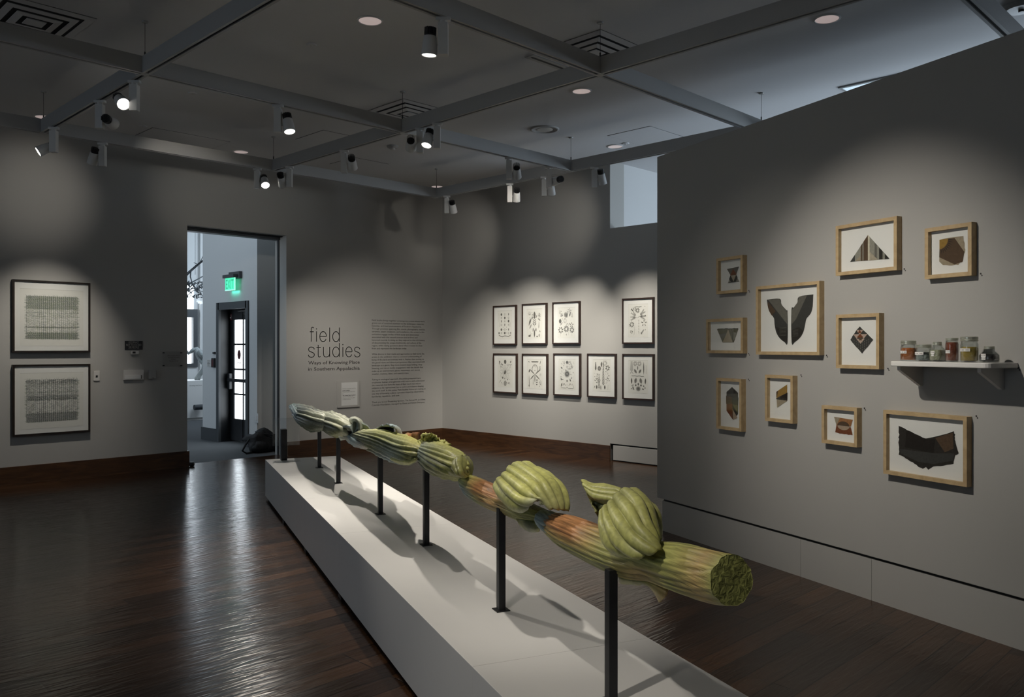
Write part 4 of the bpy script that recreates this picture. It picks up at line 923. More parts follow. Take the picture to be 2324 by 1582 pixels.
def art_P7(g, T, y, iw, ih):
    r = random.Random(5)
    out = jag((.13, .80), (.50, .63), 9, .006, r) + jag((.50, .63), (.86, .80), 4, .004, r) + jag((.86, .80), (.87, .58), 8, .008, r) + [(.91, .45), (.88, .42)] + jag((.87, .42), (.85, .27), 4, .005, r) + jag((.85, .27), (.56, .16), 7, .006, r) + [(.53, .11), (.50, .15), (.46, .11)] + jag((.44, .12), (.14, .30), 10, .008, r) + jag((.14, .30), (.13, .78), 11, .010, r)
    P_(g, T, y, 'dark', out); P_(g, T, y, 'deep', [(.24, .74), (.38, .68), (.50, .62), (.62, .64), (.60, .40), (.22, .44)], 1); P_(g, T, y, 'brown', [(.62, .66), (.84, .78), (.85, .52), (.74, .44)], 1); P_(g, T, y, 'char', [(.15, .40), (.60, .40), (.86, .44), (.84, .32), (.60, .22), (.40, .22), (.16, .32)], 1)
def art_P8(g, T, y, iw, ih):
    r = random.Random(6)
    P_(g, T, y, 'char', jag((.24, .53), (.48, .81), 7, .008, r) + jag((.50, .81), (.85, .53), 6, .005, r) + jag((.85, .53), (.56, .24), 6, .006, r) + jag((.56, .24), (.24, .53), 6, .004, r))
    for (x, yy, s_, k) in ((.50, .70, .10, 'pink'), (.42, .61, .10, 'pink'), (.60, .61, .10, 'pink'), (.52, .51, .11, 'pink')): P_(g, T, y, k, [(x - s_, yy + .04), (x + s_, yy + .04), (x, yy - .06)], 1)
    for (x, yy, s_, k) in ((.51, .61, .09, 'rust'), (.50, .70, .05, 'rust'), (.52, .55, .05, 'brown')): P_(g, T, y, k, [(x - s_, yy - .03), (x + s_, yy - .03), (x, yy + .05)], 2)
    for k in range(9):
        for j in range(4):
            x = .30 + .055 * k; zc = .50 - .05 * j - abs(k - 4) * -.02 - .06
            if .24 + .02 < x < .83 and abs(x - .545) / .3 + abs(zc - .50) / .27 < .95: g.stroke([T(x, zc), T(x + .002, zc + .03)], y - .003, .0018, K['stone'])
def art_P9(g, T, y, iw, ih):
    P_(g, T, y, 'stone', [(.17, .22), (.50, .78), (.88, .19)])
    for a, b, k in ((.17, .26, 'char'), (.37, .40, 'brown'), (.42, .50, 'brown'), (.70, .76, 'dark'), (.80, .88, 'dark'), (.62, .66, 'grey'), (.50, .53, 'cream')):
        f_ = lambda x: .22 + (x - .17) / .33 * .56 if x <= .5 else .19 + (.88 - x) / .38 * .59
        lo = lambda x: .22 - (x - .17) * .042
        P_(g, T, y, k, [(a, lo(a)), (b, lo(b)), (b, f_(b)), (a, f_(a))], 1)
    P_(g, T, y, 'sand', [(.53, .20), (.68, .20), (.53, .40)], 2); P_(g, T, y, 'tan', [(.27, .22), (.36, .22), (.36, .34)], 2)
def art_P10(g, T, y, iw, ih):
    r = random.Random(9)
    out = [(.22, .80), (.42, .82)] + jag((.82, .82), (.86, .50), 6, .010, r) + jag((.86, .50), (.74, .20), 6, .012, r) + jag((.70, .18), (.24, .20), 6, .010, r) + [(.21, .3)]
    P_(g, T, y, 'tan', out); P_(g, T, y, 'brown', [(.42, .80), (.60, .80), (.84, .46), (.80, .24), (.60, .20), (.21, .40), (.22, .60)], 1)
    P_(g, T, y, 'gold', [(.22, .80), (.42, .80)] + [(.22 + .22 * math.cos(a * .157), .80 - .22 * math.sin(a * .157)) for a in range(0, 11)], 2)
    for k in range(9):
        a = -.1 - .16 * k; c = math.cos(a), math.sin(a)
        P_(g, T, y, 'dark', [(.22 + .25 * math.cos(a - .04), .80 + .25 * math.sin(a - .04)), (.22 + .36 * c[0], .80 + .36 * c[1]), (.22 + .25 * math.cos(a + .04), .80 + .25 * math.sin(a + .04))], 3)
GP = 'oak framed paper collages on the partition'
PFR = [
 (1625.5, 587, 668, 1685, art_P1, 'small oak framed collage of stacked hourglass triangles, top left of the group', (1700, 661)),
 (1602.5, 724.7, 801.5, 1685.5, art_P2, 'oak framed collage of an upturned trapezoid with a tan triangle', (1699.5, 804)),
 (1715.5, 650.6, 804.6, 1859.5, art_P3, 'large square oak framed collage of two dark curved wing shapes', (1876, 808)),
 (1625.3, 857.7, 972.5, 1682.3, art_P4, 'narrow upright oak framed collage of a brown hexagonal crystal', (1699, 862)),
 (1736, 850.4, 954.9, 1799, art_P5, 'upright oak framed collage of a gold and black slanted parallelogram', (1818, 852.5)),
 (1864.5, 919.6, 1004.9, 1944.7, art_P6, 'small oak framed collage of an orange butterfly like shape', (1962, 928)),
 (2004.5, 930.5, 1074.7, 2194, art_P7, 'wide oak framed collage of a ragged dark paper sheet, lowest right', (2216, 946)),
 (1897, 714.5, 835.5, 1995, art_P8, 'oak framed collage of a black diamond with pink and rust triangles', (2015.5, 838)),
 (1896.5, 513.4, 626.3, 2035.2, art_P9, 'oak framed collage of a striped triangle, highest on the partition', (2052.5, 612)),
 (2098.5, 519, 633.8, 2204.9, art_P10, 'oak framed collage of a sun and brown rays, top right', (2226, 623))]
OFFP = 0.042
shortn = ['hourglass', 'trapezoid', 'wing shapes', 'hexagonal crystal', 'slanted parallelogram', 'butterfly', 'ragged dark sheet', 'black diamond', 'striped triangle', 'sun and rays']
def num_mark(px, py, nm):
    u, z = WP.uz(px, py, 0.012)
    m_ = MB(); m_.disc(0, 0.004, .0048, -0.0131, M['text'], 10).disc(0.007, -0.006, .0038, -0.0131, M['text'], 10).stroke([(0.002, 0.002), (0.006, -0.003)], -0.0131, .002, M['text'])
    m_.build('number_mark', loc=WP.at(u, 0, z), rotz=WP.rot, label='tiny black number mark on the partition beside the ' + nm, cat='number mark', group='number marks beside the partition works')
for (xl, yt, yb, xr, art, lab, nmk), sn in zip(PFR, shortn):
    framed(WP, 'framed_collage', lab, xl, yt, yb, xr, OFFP + 0.012, 0.021, M['oak'], GP, art, inset=0.026)
    num_mark(nmk[0], nmk[1], sn + ' collage')
num_mark(2311, 837, 'right end of the shelf'); num_mark(2015.8, 836.8, 'left shelf bracket') if False else None

# ------------------------------------------------------------------ shelf and jars on the partition
SD = 0.235
us0, zs1 = WP.uz(2016.5, 824.5, SD); us1, _ = WP.uz(2298, 824.5, SD)
us1 = WP.uz(2297, 825, 0.06)[0]; us0 = WP.uz(2016, 824, SD)[0]
zst = WP.uz(2120, 821.8, SD)[1]
SW = us1 - us0; th = 0.026
sh = thing('wall_shelf', 'white wooden wall shelf on two angled brackets holding glass jars', 'shelf', WP.at(us0, 0, zst), WP.rot)
# board with rounded front corners
pts = [(0, -0.012), (SW, -0.012)] + [(SW - .03 + .03 * math.cos(a), -SD + .03 - .03 * math.sin(a)) for a in (0, .4, .8, 1.2, PI / 2)] + [(.03 - .03 * math.sin(a), -SD + .03 - .03 * math.cos(a)) for a in (0, .4, .8, 1.2, PI / 2)]
MB().prism(list(reversed(pts)), -th, 0, M['plinth']).build('shelf_board', sh, bevel=0.004)
for cx in (0.03, SW * 0.86):
    pr = [(-0.02, -th), (-SD + .045, -th), (-SD + .045, -th - .022), (-.03, -th - .11), (-.0125, -th - .11), (-.0125, -th)]
    v = [(cx - .010, a, b) for a, b in pr] + [(cx + .010, a, b) for a, b in pr]; n = len(pr)
    MB().add(v, [tuple(range(n)), tuple(reversed(range(n, 2 * n)))] + [(i, n + i, n + (i + 1) % n, (i + 1) % n) for i in range(n)], M['plinth']).build('bracket', sh)
def jar(px0, px1, pyt, off, cont, label, kind, ch=0.7, labels=((.45, .9),), lid_r=.94, lidh=.018, sq=0.0, top=None):
    pxc = (px0 + px1) / 2
    u, _ = WP.uz(pxc, 820, off); uL, _ = WP.uz(px0, 820, off); uR, _ = WP.uz(px1, 820, off); zt = WP.uz(pxc, pyt, off)[1]
    base = zst + 0.0005; R = (uR - uL) / 2 * 0.93; H = zt - base
    t = thing('jar', label, 'glass jar', WP.at(u, off, base), WP.rot, 'glass jars on the wall shelf')
    hl = H - lidh
    if kind == 'mason': pr = [(R * .9, 0), (R, .006), (R, hl * .82), (R * .93, hl * .93), (R * .88, hl), (R * .85, hl), (R * .95, hl * .8), (R * .96, .01), (R * .5, .006)]
    elif kind == 'neck': pr = [(R * .9, 0), (R, .006), (R, hl * .66), (R * .82, hl * .80), (R * .60, hl * .90), (R * .60, hl), (R * .56, hl), (R * .56, hl * .9), (R * .95, hl * .64), (R * .95, .01), (R * .5, .006)]
    else: pr = [(R * .92, 0), (R, .006), (R, hl * .55), (R * .75, hl * .72), (R * .55, hl * .82), (R * .55, hl), (R * .52, hl), (R * .52, hl * .8), (R * .95, hl * .54), (R * .95, .01), (R * .5, .006)]
    MB().lathe(pr, M['jar'], n=28, sq=sq).build('glass_body', t, smooth=True)
    c = MB(); hc = hl * ch
    c.lathe([(R * .85, .008), (R * .93, .012), (R * .93, hc - .008), (R * .8, hc)], cont, n=28, sq=sq)
    if top: c.lathe([(R * .93, hc + .001), (R * .93, hc + hl * .10), (R * .7, hc + hl * .12)], top, n=24, sq=sq)
    c.build('contents', t, smooth=True)
    lr = R * lid_r
    ld = MB().lathe([(lr * .98, 0), (lr, .003), (lr, lidh * .35), (lr * .96, lidh * .45), (lr, lidh * .55), (lr, lidh * .9), (lr * .93, lidh), (lr * .3, lidh * .97)], M['lid'], cz=hl, n=28)
    ld.build('lid', t, smooth=False)
    lb = MB()
    for (za, wd) in labels:
        rr = R * (1.0 + 0.0) * 1.015
        span = wd; vs = []; hh = .0075
        for i in range(9):
            a = -PI / 2 - span * .9 + span * 1.5 * i / 8 ; k = 1.0
            if sq: k = 1 + sq * (1 / max(abs(math.cos(a)), abs(math.sin(a))) - 1)
            vs += [(rr * k * math.cos(a), rr * k * math.sin(a), H * za - hh), (rr * k * math.cos(a), rr * k * math.sin(a), H * za + hh)]
        lb.add(vs, [(2*i, 2*i+2, 2*i+3, 2*i+1) for i in range(8)], M['mat'])
        v2 = []
        for i in range(9):
            a = -PI / 2 - span * .78 + span * 1.26 * i / 8; k = 1.0
            if sq: k = 1 + sq * (1 / max(abs(math.cos(a)), abs(math.sin(a))) - 1)
            v2 += [(rr * 1.006 * k * math.cos(a), rr * 1.006 * k * math.sin(a), H * za - hh * .3), (rr * 1.006 * k * math.cos(a), rr * 1.006 * k * math.sin(a), H * za + hh * .3)]
        lb.add(v2, [(2*i, 2*i+2, 2*i+3, 2*i+1) for i in range(0, 8) if i % 3 != 2], M['ink2'])
    lb.build('paper_label', t)
J = {k: mat('jar_fill_' + k, v, 0.9, noise_s=120, noise_a=a, bump=0.6) for k, v, a in (('rust', (.42, .13, .03), .2), ('grey', (.24, .28, .27), .6), ('sage', (.32, .32, .22), .5), ('brick', (.22, .055, .025), .2), ('mustard', (.38, .27, .05), .15), ('black', (.015, .013, .013), .4), ('dark', (.03, .035, .03), .5))}
jar(2046, 2077.5, 773, .13, J['rust'], 'jar of rusty orange powder, leftmost on the shelf', 'mason', .80, ((.44, .75),), .96, .022)
jar(2079.5, 2112, 781.8, .12, J['grey'], 'short jar of grey green flakes with a white label band, second from left', 'mason', .55, ((.47, 1.1),), .98, .018, top=J['dark'])
jar(2113, 2142, 775.8, .12, J['sage'], 'narrow necked square jar of pale dried herbs, third from left', 'neck', .72, ((.47, .45), (.35, .3)), .62, .018, sq=.5)
jar(2147, 2174, 767, .12, J['brick'], 'tall slim jar full of dark brick red powder, fourth from left', 'mason', .92, ((.42, .6),), .96, .014)
jar(2181.5, 2218.5, 764, .13, J['mustard'], 'tallest jar with mustard powder and long label, fifth from left', 'mason', .74, ((.48, 1.15),), .98, .024)
jar(2225.5, 2265, 786, .12, J['black'], 'squat dark filled jar with two small labels, rightmost on the shelf', 'squat', .62, ((.45, .4), (.27, .33)), .56, .014, sq=.3)

# ------------------------------------------------------------------ lettering and fittings on the left wall
S3 = 13.186
def zpt(x, y):   # coordinates of the title zoom
    u, z = WL.uz(690 + x / S3, 730 + y / S3); return (u, z)
def ell(cx, cy, rx, ry, a0, a1, n=26): return [(cx + rx * math.cos(math.radians(a0 + (a1 - a0) * i / n)), cy - ry * math.sin(math.radians(a0 + (a1 - a0) * i / n))) for i in range(n + 1)]
tt = thing('title_lettering', 'large thin black wall lettering reading field studies', 'wall lettering', (0, YL, 0))
SWD = 0.0125
def letter(strokes, dots=()):
    m_ = MB()
    for i, s_ in enumerate(strokes): m_.stroke([zpt(*p) for p in s_], -0.0015 - 0.0002 * i, SWD, M['text'])
    for d in dots: c = zpt(*d); m_.disc(c[0], c[1], SWD * .72, -0.0015, M['text'], 14)
    m_.build('letter', tt)
sS = [(305, 830), (285, 785), (225, 762), (165, 775), (135, 830), (160, 885), (225, 912), (285, 945), (305, 985), (285, 1045), (215, 1068), (150, 1045), (128, 990)]
letter([spl([(290, 190), (268, 174), (240, 174), (220, 196), (215, 240)]) + [(215, 600)], [(172, 303), (290, 303)]])
letter([[(372, 290), (372, 600)]], [(372, 218)])
letter([ell(570, 448, 100, 150, 3, 330), [(472, 440), (670, 440)]])
letter([[(765, 178), (765, 603)]])
letter([[(1055, 178), (1055, 600)], ell(955, 450, 100, 150, 0, 360)])
letter([spl(sS)])
letter([[(422, 695), (422, 980)] + spl([(422, 985), (430, 1040), (458, 1062), (492, 1038)]), [(370, 773), (500, 773)]])
letter([[(580, 755), (580, 940)] + spl([(580, 945), (598, 1030), (660, 1060), (735, 1030), (765, 960)]), [(765, 755), (765, 1060)]])
letter([[(1055, 640), (1055, 1055)], ell(955, 908, 100, 150, 0, 360)])
letter([[(1160, 760), (1160, 1055)]], [(1160, 688)])
letter([ell(1342, 906, 96, 150, 3, 330), [(1247, 903), (1438, 903)]])
letter([spl([(1665, 825), (1645, 785), (1590, 762), (1535, 780), (1510, 835), (1535, 885), (1595, 910), (1650, 940), (1672, 985), (1650, 1035), (1590, 1060), (1535, 1040), (1508, 985)])])
m_ = MB()
for txt, y in (('Ways of Knowing Place', 1282), ('in Southern Appalachia', 1470)):
    u0, z0 = zpt(125, y); u1, _ = zpt(1665, y); _, zt = zpt(125, y - 100)
    add_text(m_, txt, u0, z0, u1 - u0, (zt - z0) / 0.70, -0.0015, M['text2'], 0.0006)
m_.build('subtitle_lettering', loc=(0, YL, 0), label='black wall lettering reading Ways of Knowing Place in Southern Appalachia', cat='wall lettering')
BODY = '''Field Studies brings together contemporary artists whose work|1940
grows out of sustained attention to the landscapes, materials,|1925
histories, and lived environments of Southern Appalachia.|1825
Through practices spanning film, sound, photography, textiles,|1960
ceramics, paper, sculpture, and installation, the artists in this|1925
exhibition engage modes of field study and observation|1745
associated with the natural sciences and archival and|1690
historical records. In doing so, they respond to the rich history|1940
of documenting the unique biodiversity and culture of the|1825
region, while raising questions about what it means to draw|1860
from and represent this landscape today.|1325
|0
While diverse in their media and approaches to field work, the|1925
artists in the exhibition share a common understanding of|1835
being of this land and intimate with it. Rather than turning to|1910
the grand views and distant perspectives often associated with|1940
landscape as a genre, they move toward close looking, deep|1850
listening, and direct tactile engagement with the details that|1885
make up an environment: plants, waterways, soil, sound,|1775
weather, memory, labor, and material trace.|1400
|0
Taking an ecological approach, the artists presented here|1800
emphasize human entanglement with nature and understand|1930
the materials that form the basis of their work not only as|1805
subjects to be represented, but as active participants shaping|1900
the work itself. In this sense, Field Studies frames art making as|1970
one way of knowing a place: a process shaped by observation,|1910
familiarity, repetition, and care.|1080
|0
Thank you to our Presenting Sponsor, The Samuel M. and Alma|1960
Catsman Foundation, managed by Glenn and Eileen Dempsey|1940'''.split('\n')
u0, za = WL.uz(844, 728.3); _, zb = WL.uz(844, 921.5)
m_ = MB(); N = len(BODY); pitch = (za - zb) / (N - 1)
for i, ln in enumerate(BODY):
    tx, wv = ln.rsplit('|', 1)
    if not tx: continue
    u1 = WL.uz(835 + int(wv) / 15.07, 800)[0]
    add_text(m_, tx, u0, za - pitch * i, u1 - u0, pitch * 0.82, -0.0015, M['text'], 0.0)
m_.build('wall_text', loc=(0, YL, 0), label='long exhibition introduction text in small black type beside the corner', cat='wall text')

def wall_thing(wall, name, label, cat, px, py):
    u, z = wall.uz(px, py); return thing(name, label, cat, wall.at(u, 0, z), wall.rot)
def wbox(wall, t, name, x0, x1, y0, y1, off0, off1, m, bevel=0.0):
    a, zt = wall.uz(x0, y0, off1); b, _ = wall.uz(x1, y0, off1); _, zb_ = wall.uz(x0, y1, off1)
    o = t.location; lu = (o - wall.p0).dot(wall.u)
    return MB().box(a - lu, b - lu, -off1, -off0, zb_ - o.z, zt - o.z, m).build(name, t, bevel=bevel)
t = wall_thing(WL, 'sponsor_label', 'pale label board with small printed sheet under the title lettering', 'label', 790, 897)
wbox(WL, t, 'board', 766, 816.3, 866, 926.2, 0.0, 0.022, M['wall'], 0.002)
o_ = wbox(WL, t, 'printed_sheet', 775, 811.3, 868.5, 921, 0.022, 0.0235, mat('label_sheet', (.60, .61, .60), .7, noise_s=50, noise_a=.01))
m_ = MB(); lu = (t.location - WL.p0).dot(WL.u)
for (y, x1, tx, bold) in ((883.3, 807, 'Field Studies brings together works from', 0), (887.6, 794, 'Lenders to Exhibition', 1), (890.6, 805, 'Presenting sponsors and', 0), (894.8, 779, 'by', 0), (898.8, 807, 'The Creative Place Foundation', 1), (901.8, 801, 'Curated exhibitions at', 0), (904.8, 806, 'Commissioned for the gallery', 0), (907.8, 796, 'collection', 0)):
    a, z = WL.uz(777.3, y, .0235); b, _ = WL.uz(x1, y, .0235); add_text(m_, tx, a - lu, z - t.location.z, b - a, 0.018, -.0245, M['text2'] if bold else M['ink'], 0.0006 * bold)
m_.build('print', t)
t = wall_thing(WL, 'occupancy_sign', 'black sign reading OCCUPANCY NOT TO EXCEED 292 PEOPLE', 'sign', 303.5, 784)
wbox(WL, t, 'plate', 283.7, 323.8, 773.7, 794, 0.0, 0.006, M['black'])
m_ = MB()
for tx, y, w_ in (('OCCUPANCY', 779.3, .60), ('NOT TO EXCEED', 785.3, .86), ('292 PEOPLE', 791.0, .60)):
    a, z = WL.uz(303.7, y, .007); a0 = WL.uz(283.7, y, .007)[0]; a1 = WL.uz(323.8, y, .007)[0]
    add_text(m_, tx, a - (t.location - WL.p0).dot(WL.u), z - t.location.z, (a1 - a0) * w_, 0.036, -.0072, M['ink2'], 0.0006, center=True)
m_.build('lettering', t)
t = wall_thing(WL, 'thermostat', 'small white thermostat with black window just under the occupancy sign', 'thermostat', 306, 801)
wbox(WL, t, 'housing', 298.5, 315.5, 796.5, 804.6, 0.0, 0.028, M['grey_plate'], 0.004); wbox(WL, t, 'display', 301, 307.8, 798, 802.3, 0.028, 0.0295, M['black'])
t = wall_thing(WL, 'control_panel', 'wide grey intercom panel on the wall below the occupancy sign', 'control panel', 303, 851)
wbox(WL, t, 'back_plate', 281, 326.3, 840, 863, 0.0, 0.025, M['grey_plate'], 0.003); wbox(WL, t, 'inset_door', 283.5, 319.5, 851.5, 860.5, 0.025, 0.029, M['white'], 0.001); wbox(WL, t, 'indicator', 320.5, 322.3, 851.5, 859.5, 0.025, 0.028, M['ink'])
t = wall_thing(WL, 'wall_dispenser', 'small grey box with tiny latch right of the intercom panel', 'wall box', 347.5, 850)
wbox(WL, t, 'housing', 340.5, 354.5, 840, 860.5, 0.0, 0.05, M['wall'], 0.006); wbox(WL, t, 'latch', 346, 349.5, 857.3, 858.6, 0.05, 0.052, M['ink'])
t = wall_thing(WL, 'light_switch', 'pale switch plate with a dark square button right of the framed drawings', 'switch', 219.5, 853)
wbox(WL, t, 'plate', 212.5, 226.3, 842, 864.6, 0.0, 0.012, M['grey_plate'], 0.002); wbox(WL, t, 'button', 217.7, 221.8, 852, 856, 0.012, 0.016, M['black'])
t = wall_thing(WL, 'wall_plaque', 'clear acrylic donor plaque with four dark screws beside the doorway', 'plaque', 392, 814.5)
wbox(WL, t, 'acrylic_plate', 369.5, 415.5, 797.5, 832.5, 0.018, 0.024, glass('plaque_acrylic', (.985, .985, .985), .02, .1, .15))
for x in (372.3, 412.5):
    for y in (800.8, 829.8): wbox(WL, t, 'standoff_screw', x - 1.3, x + 1.3, y - 1.1, y + 1.1, 0.0, 0.028, M['doorgrey'])
m_ = MB()
for tx, y, x0, x1 in (('Gallery Dedicated in Honor of', 808.5, 380, 408.5), ('The Family and Friends', 812.7, 380.5, 407), ('October 1', 816.6, 388, 400), ('Founders Circle', 820.8, 384, 404)):
    a, z = WL.uz(x0, y, .024); b = WL.uz(x1, y, .024)[0]; add_text(m_, tx, a - (t.location - WL.p0).dot(WL.u), z - t.location.z, b - a, 0.022, -.0248, M['ink'], 0.0)
m_.build('lettering', t)

# ------------------------------------------------------------------ plinth
dP = (U3 * math.sin(math.atan((346 - CX) / F)) + F3 * math.cos(math.atan((346 - CX) / F)))     # long direction, away
nP = Vector((dP.y, -dP.x, 0))                                                                   # to the viewer's right
rotP = math.atan2(dP.y, dP.x)
N0, N1 = 1.023, 1.744
pl = thing('display_plinth', 'long low white plinth running down the middle of the room', 'plinth', nP * 1.3835, rotP)
# local x = along dP, local y = left (minus nP)
hw = (N1 - N0) / 2
cutsU = [0.55, 2.72, 4.97, 6.20, 7.31, 8.52]
for a, b in zip(cutsU[:-1], cutsU[1:]):
    MB().box(a + 0.0008, b - 0.0008, -hw, hw, 0.028, PT, M['plinth']).build('plinth_section', pl, bevel=0.0015)
MB().box(0.6, 8.49, -hw + 0.025, hw - 0.025, 0, 0.028, M['black']).build('recessed_base', pl)
for a in (2.72, 4.97, 6.20, 7.31): MB().box(a - 0.04, a + 0.04, hw - 0.03, hw - 0.002, 0, 0.026, M['black']).build('foot', pl)

# card holder on the far end of the plinth
bp_ = onZ(645, 1045.5, PT)
ch = thing('label_stand', 'dark square post holding a clear acrylic label at far end of plinth', 'label stand', bp_, rotP)
MB().box(-0.002, 0.075, -0.028, 0.028, 0, 0.305, M['post']).build('post', ch, bevel=0.002)
MB().box(0.078, 0.084, -0.16, 0.10, 0.14, 0.41, M['acrylic']).build('acrylic_card', ch)
MB().box(-0.12, -0.004, -0.14, 0.09, 0.0005, 0.003, M['grey_plate']).build('label_card', ch, label='flat grey card lying at the foot of post')

# ------------------------------------------------------------------ sculpture
NS = 1.385
SC0 = nP * NS + dP * 2.2; SC0.z = PT
sc = thing('plant_sculpture', 'long twisting yellow green sculpture of a leafy stalk on six dark posts', 'sculpture', SC0)
def onS(px, py, dn=0.0):
    d = ray(px, py); t_ = (NS + dn) / d.dot(nP); return EYEV + d * t_ - SC0
YG, YD, OR, GB_, SV, DK, TN, OL = (.52, .52, .17), (.42, .42, .13), (.50, .24, .10), (.33, .42, .43), (.33, .345, .27), (.11, .13, .055), (.48, .34, .13), (.31, .31, .10)  # DK: shade painted into the lower and inner husk colours
def crow(P, t_):
    n = len(P) - 1; x = min(max(t_, 0), 1) * n; i = min(int(x), n - 1); f = x - i
    p0, p1, p2, p3 = P[max(i-1, 0)], P[i], P[i+1], P[min(i+2, n)]
    return [0.5 * ((2*b) + (-a+c)*f + (2*a-5*b+4*c-d)*f*f + (-a+3*b-3*c+d)*f**3) for a, b, c, d in zip(p0, p1, p2, p3)]
def lerp3(cols, t_):
    n = len(cols) - 1; x = min(max(t_, 0), 1) * n; i = min(int(x), n - 1); f = x - i
    return tuple(a + (b - a) * f for a, b in zip(cols[i], cols[i+1]))
def leaf_patch(name, ribs, dns, amp, colsA, colsB=None, thick=0.008, sub=9, along=26, edge=0.15, label=None, wig=0.003, ridge_pow=0.75, seed=0, nr=None, lobe=0.0, crest=False):
    """ribs: list of pixel polylines (equal length), dns: one offset (or list) per rib. colsA: colours along a rib, colsB: colours at the last rib"""
    R = []
    for r_, d in zip(ribs, dns):
        dd = d if hasattr(d, '__len__') else [d] * len(r_)
        R.append([tuple(onS(x, y, q_)) for (x, y), q_ in zip(r_, dd)])
    nr = nr or (len(R) - 1); na = nr * sub; G = []; CL = []
    for i in range(na + 1):
        s_ = i / na; row = []; crw = []
        for j in range(along + 1):
            t_ = j / along
            pts = [tuple(crow(r_, t_)) for r_ in R]
            row.append(Vector(crow(pts, s_)))
            c = lerp3(colsA, t_)
            if colsB: c2 = lerp3(colsB, t_); c = tuple(a + (b - a) * s_ for a, b in zip(c, c2))
            crw.append(c)
        G.append(row); CL.append(crw)
    m_ = MB(); m_.c = []
    for i in range(na + 1):
        for j in range(along + 1):
            a = G[min(i+1, na)][j] - G[max(i-1, 0)][j]; b = G[i][min(j+1, along)] - G[i][max(j-1, 0)]
            n_ = a.cross(b)
            if n_.length > 1e-12: n_.normalize()
            view = G[i][j] + SC0 - EYEV
            if n_.dot(view) > 0: n_ = -n_
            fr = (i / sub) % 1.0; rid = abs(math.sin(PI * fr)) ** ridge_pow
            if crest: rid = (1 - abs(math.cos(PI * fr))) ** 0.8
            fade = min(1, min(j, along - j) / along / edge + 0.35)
            p = G[i][j]
            nz_ = noise.noise(p * 14 + Vector((seed, 0, 0))); n2 = noise.noise(p * 45 + Vector((0, seed, 0)))
            if lobe:
                tg = G[i][along] - G[i][along - 1]; tg2 = G[i][0] - G[i][1]
                if tg.length > 1e-9: p = p + tg.normalized() * lobe * (rid - .4) * max(0, (j / along - .72) / .28) ** 1.5
                if tg2.length > 1e-9: p = p + tg2.normalized() * lobe * .6 * (rid - .4) * max(0, (.2 - j / along) / .2) ** 1.5
            p = p + n_ * (amp * rid * fade + wig * nz_ + wig * .4 * n2)
            if j in (0, along) or i in (0, na): p = p + Vector((0, 0, 1)) * wig * 1.5 * noise.noise(p * 60)
            m_.v.append(tuple(p)); k = 0.62 + 0.42 * rid + 0.25 * nz_  # groove shade put into the vertex colour, lighter on the ridges
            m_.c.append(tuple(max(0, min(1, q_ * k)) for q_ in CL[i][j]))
    W_ = along + 1; idx = m_.mi(M['glaze'])
    for i in range(na):
        for j in range(along): m_.f.append((i*W_+j, (i+1)*W_+j, (i+1)*W_+j+1, i*W_+j+1)); m_.m.append(idx)
    o = m_.build(name, sc, smooth=True, label=label)
    s2 = o.modifiers.new('thickness', 'SOLIDIFY'); s2.thickness = thick; s2.offset = 0
    return o
def trunk(name, st, cols_top, cols_bot, ridges=16, amp=0.06, n=72, seg=60, label=None, seed=0, caps=True, twist=0.0, endface=None):
    """st: list of (px, py_top, py_bottom, dn)"""
    S = []
    for x, a, b, d in st:
        A = onS(x, a, d); B = onS(x, b, d); S.append((*((A + B) / 2), (A - B).length / 2))
    m_ = MB(); m_.c = []
    for j in range(seg + 1):
        t_ = j / seg; x, y, z, r = crow(S, t_); x2, y2, z2, _ = crow(S, min(1, t_ + .01)); x1, y1, z1, _ = crow(S, max(0, t_ - .01))
        ax = Vector((x2 - x1, y2 - y1, z2 - z1)).normalized(); a = Vector((0, 0, 1)) - ax * ax.z; a.normalize(); b = ax.cross(a)
        for i in range(n):
            th_ = 2 * PI * i / n; ph = th_ + twist * t_
            d = Vector((math.cos(ph) * 2.2, math.sin(ph) * 2.2, t_ * 3 + seed)); w_ = noise.noise(d * 1.3)
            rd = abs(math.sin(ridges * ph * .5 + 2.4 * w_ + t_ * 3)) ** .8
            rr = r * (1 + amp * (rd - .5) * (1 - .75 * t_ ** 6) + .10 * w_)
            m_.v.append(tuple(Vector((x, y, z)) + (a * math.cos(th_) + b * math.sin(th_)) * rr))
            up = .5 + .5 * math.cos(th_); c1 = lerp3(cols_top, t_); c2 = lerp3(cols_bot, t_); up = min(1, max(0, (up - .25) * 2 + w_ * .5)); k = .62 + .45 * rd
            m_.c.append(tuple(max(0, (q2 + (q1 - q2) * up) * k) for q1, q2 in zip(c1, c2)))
    idx = m_.mi(M['bark'])
    for j in range(seg):
        for i in range(n): m_.f.append((j*n+i, (j+1)*n+i, (j+1)*n+(i+1) % n, j*n+(i+1) % n)); m_.m.append(idx)
    for j, rev in ((0, True), (seg, False)):     # end faces with rings
        base = [Vector(m_.v[j*n+i]) for i in range(n)]; cc = sum(base, Vector()) / n; prev = [j*n+i for i in range(n)]
        for q_ in (0.97, .7, .4):
            cur = []
            for i in range(n):
                p = cc + (base[i] - cc) * q_; p = p + Vector(noise.noise_vector(p * 30)) * .0012
                cur.append(len(m_.v)); m_.v.append(tuple(p)); k = .8 + .5 * noise.noise(p * 60); c_ = endface or cols_bot[0 if rev else -1]; m_.c.append(tuple(max(0, v_ * k) for v_ in c_))
            for i in range(n):
                f_ = (prev[i], prev[(i+1) % n], cur[(i+1) % n], cur[i]); m_.f.append(f_ if not rev else tuple(reversed(f_))); m_.m.append(idx)
            prev = cur
        m_.f.append(tuple(prev) if not rev else tuple(reversed(prev))); m_.m.append(idx)
    return m_.build(name, sc, smooth=True, label=label)
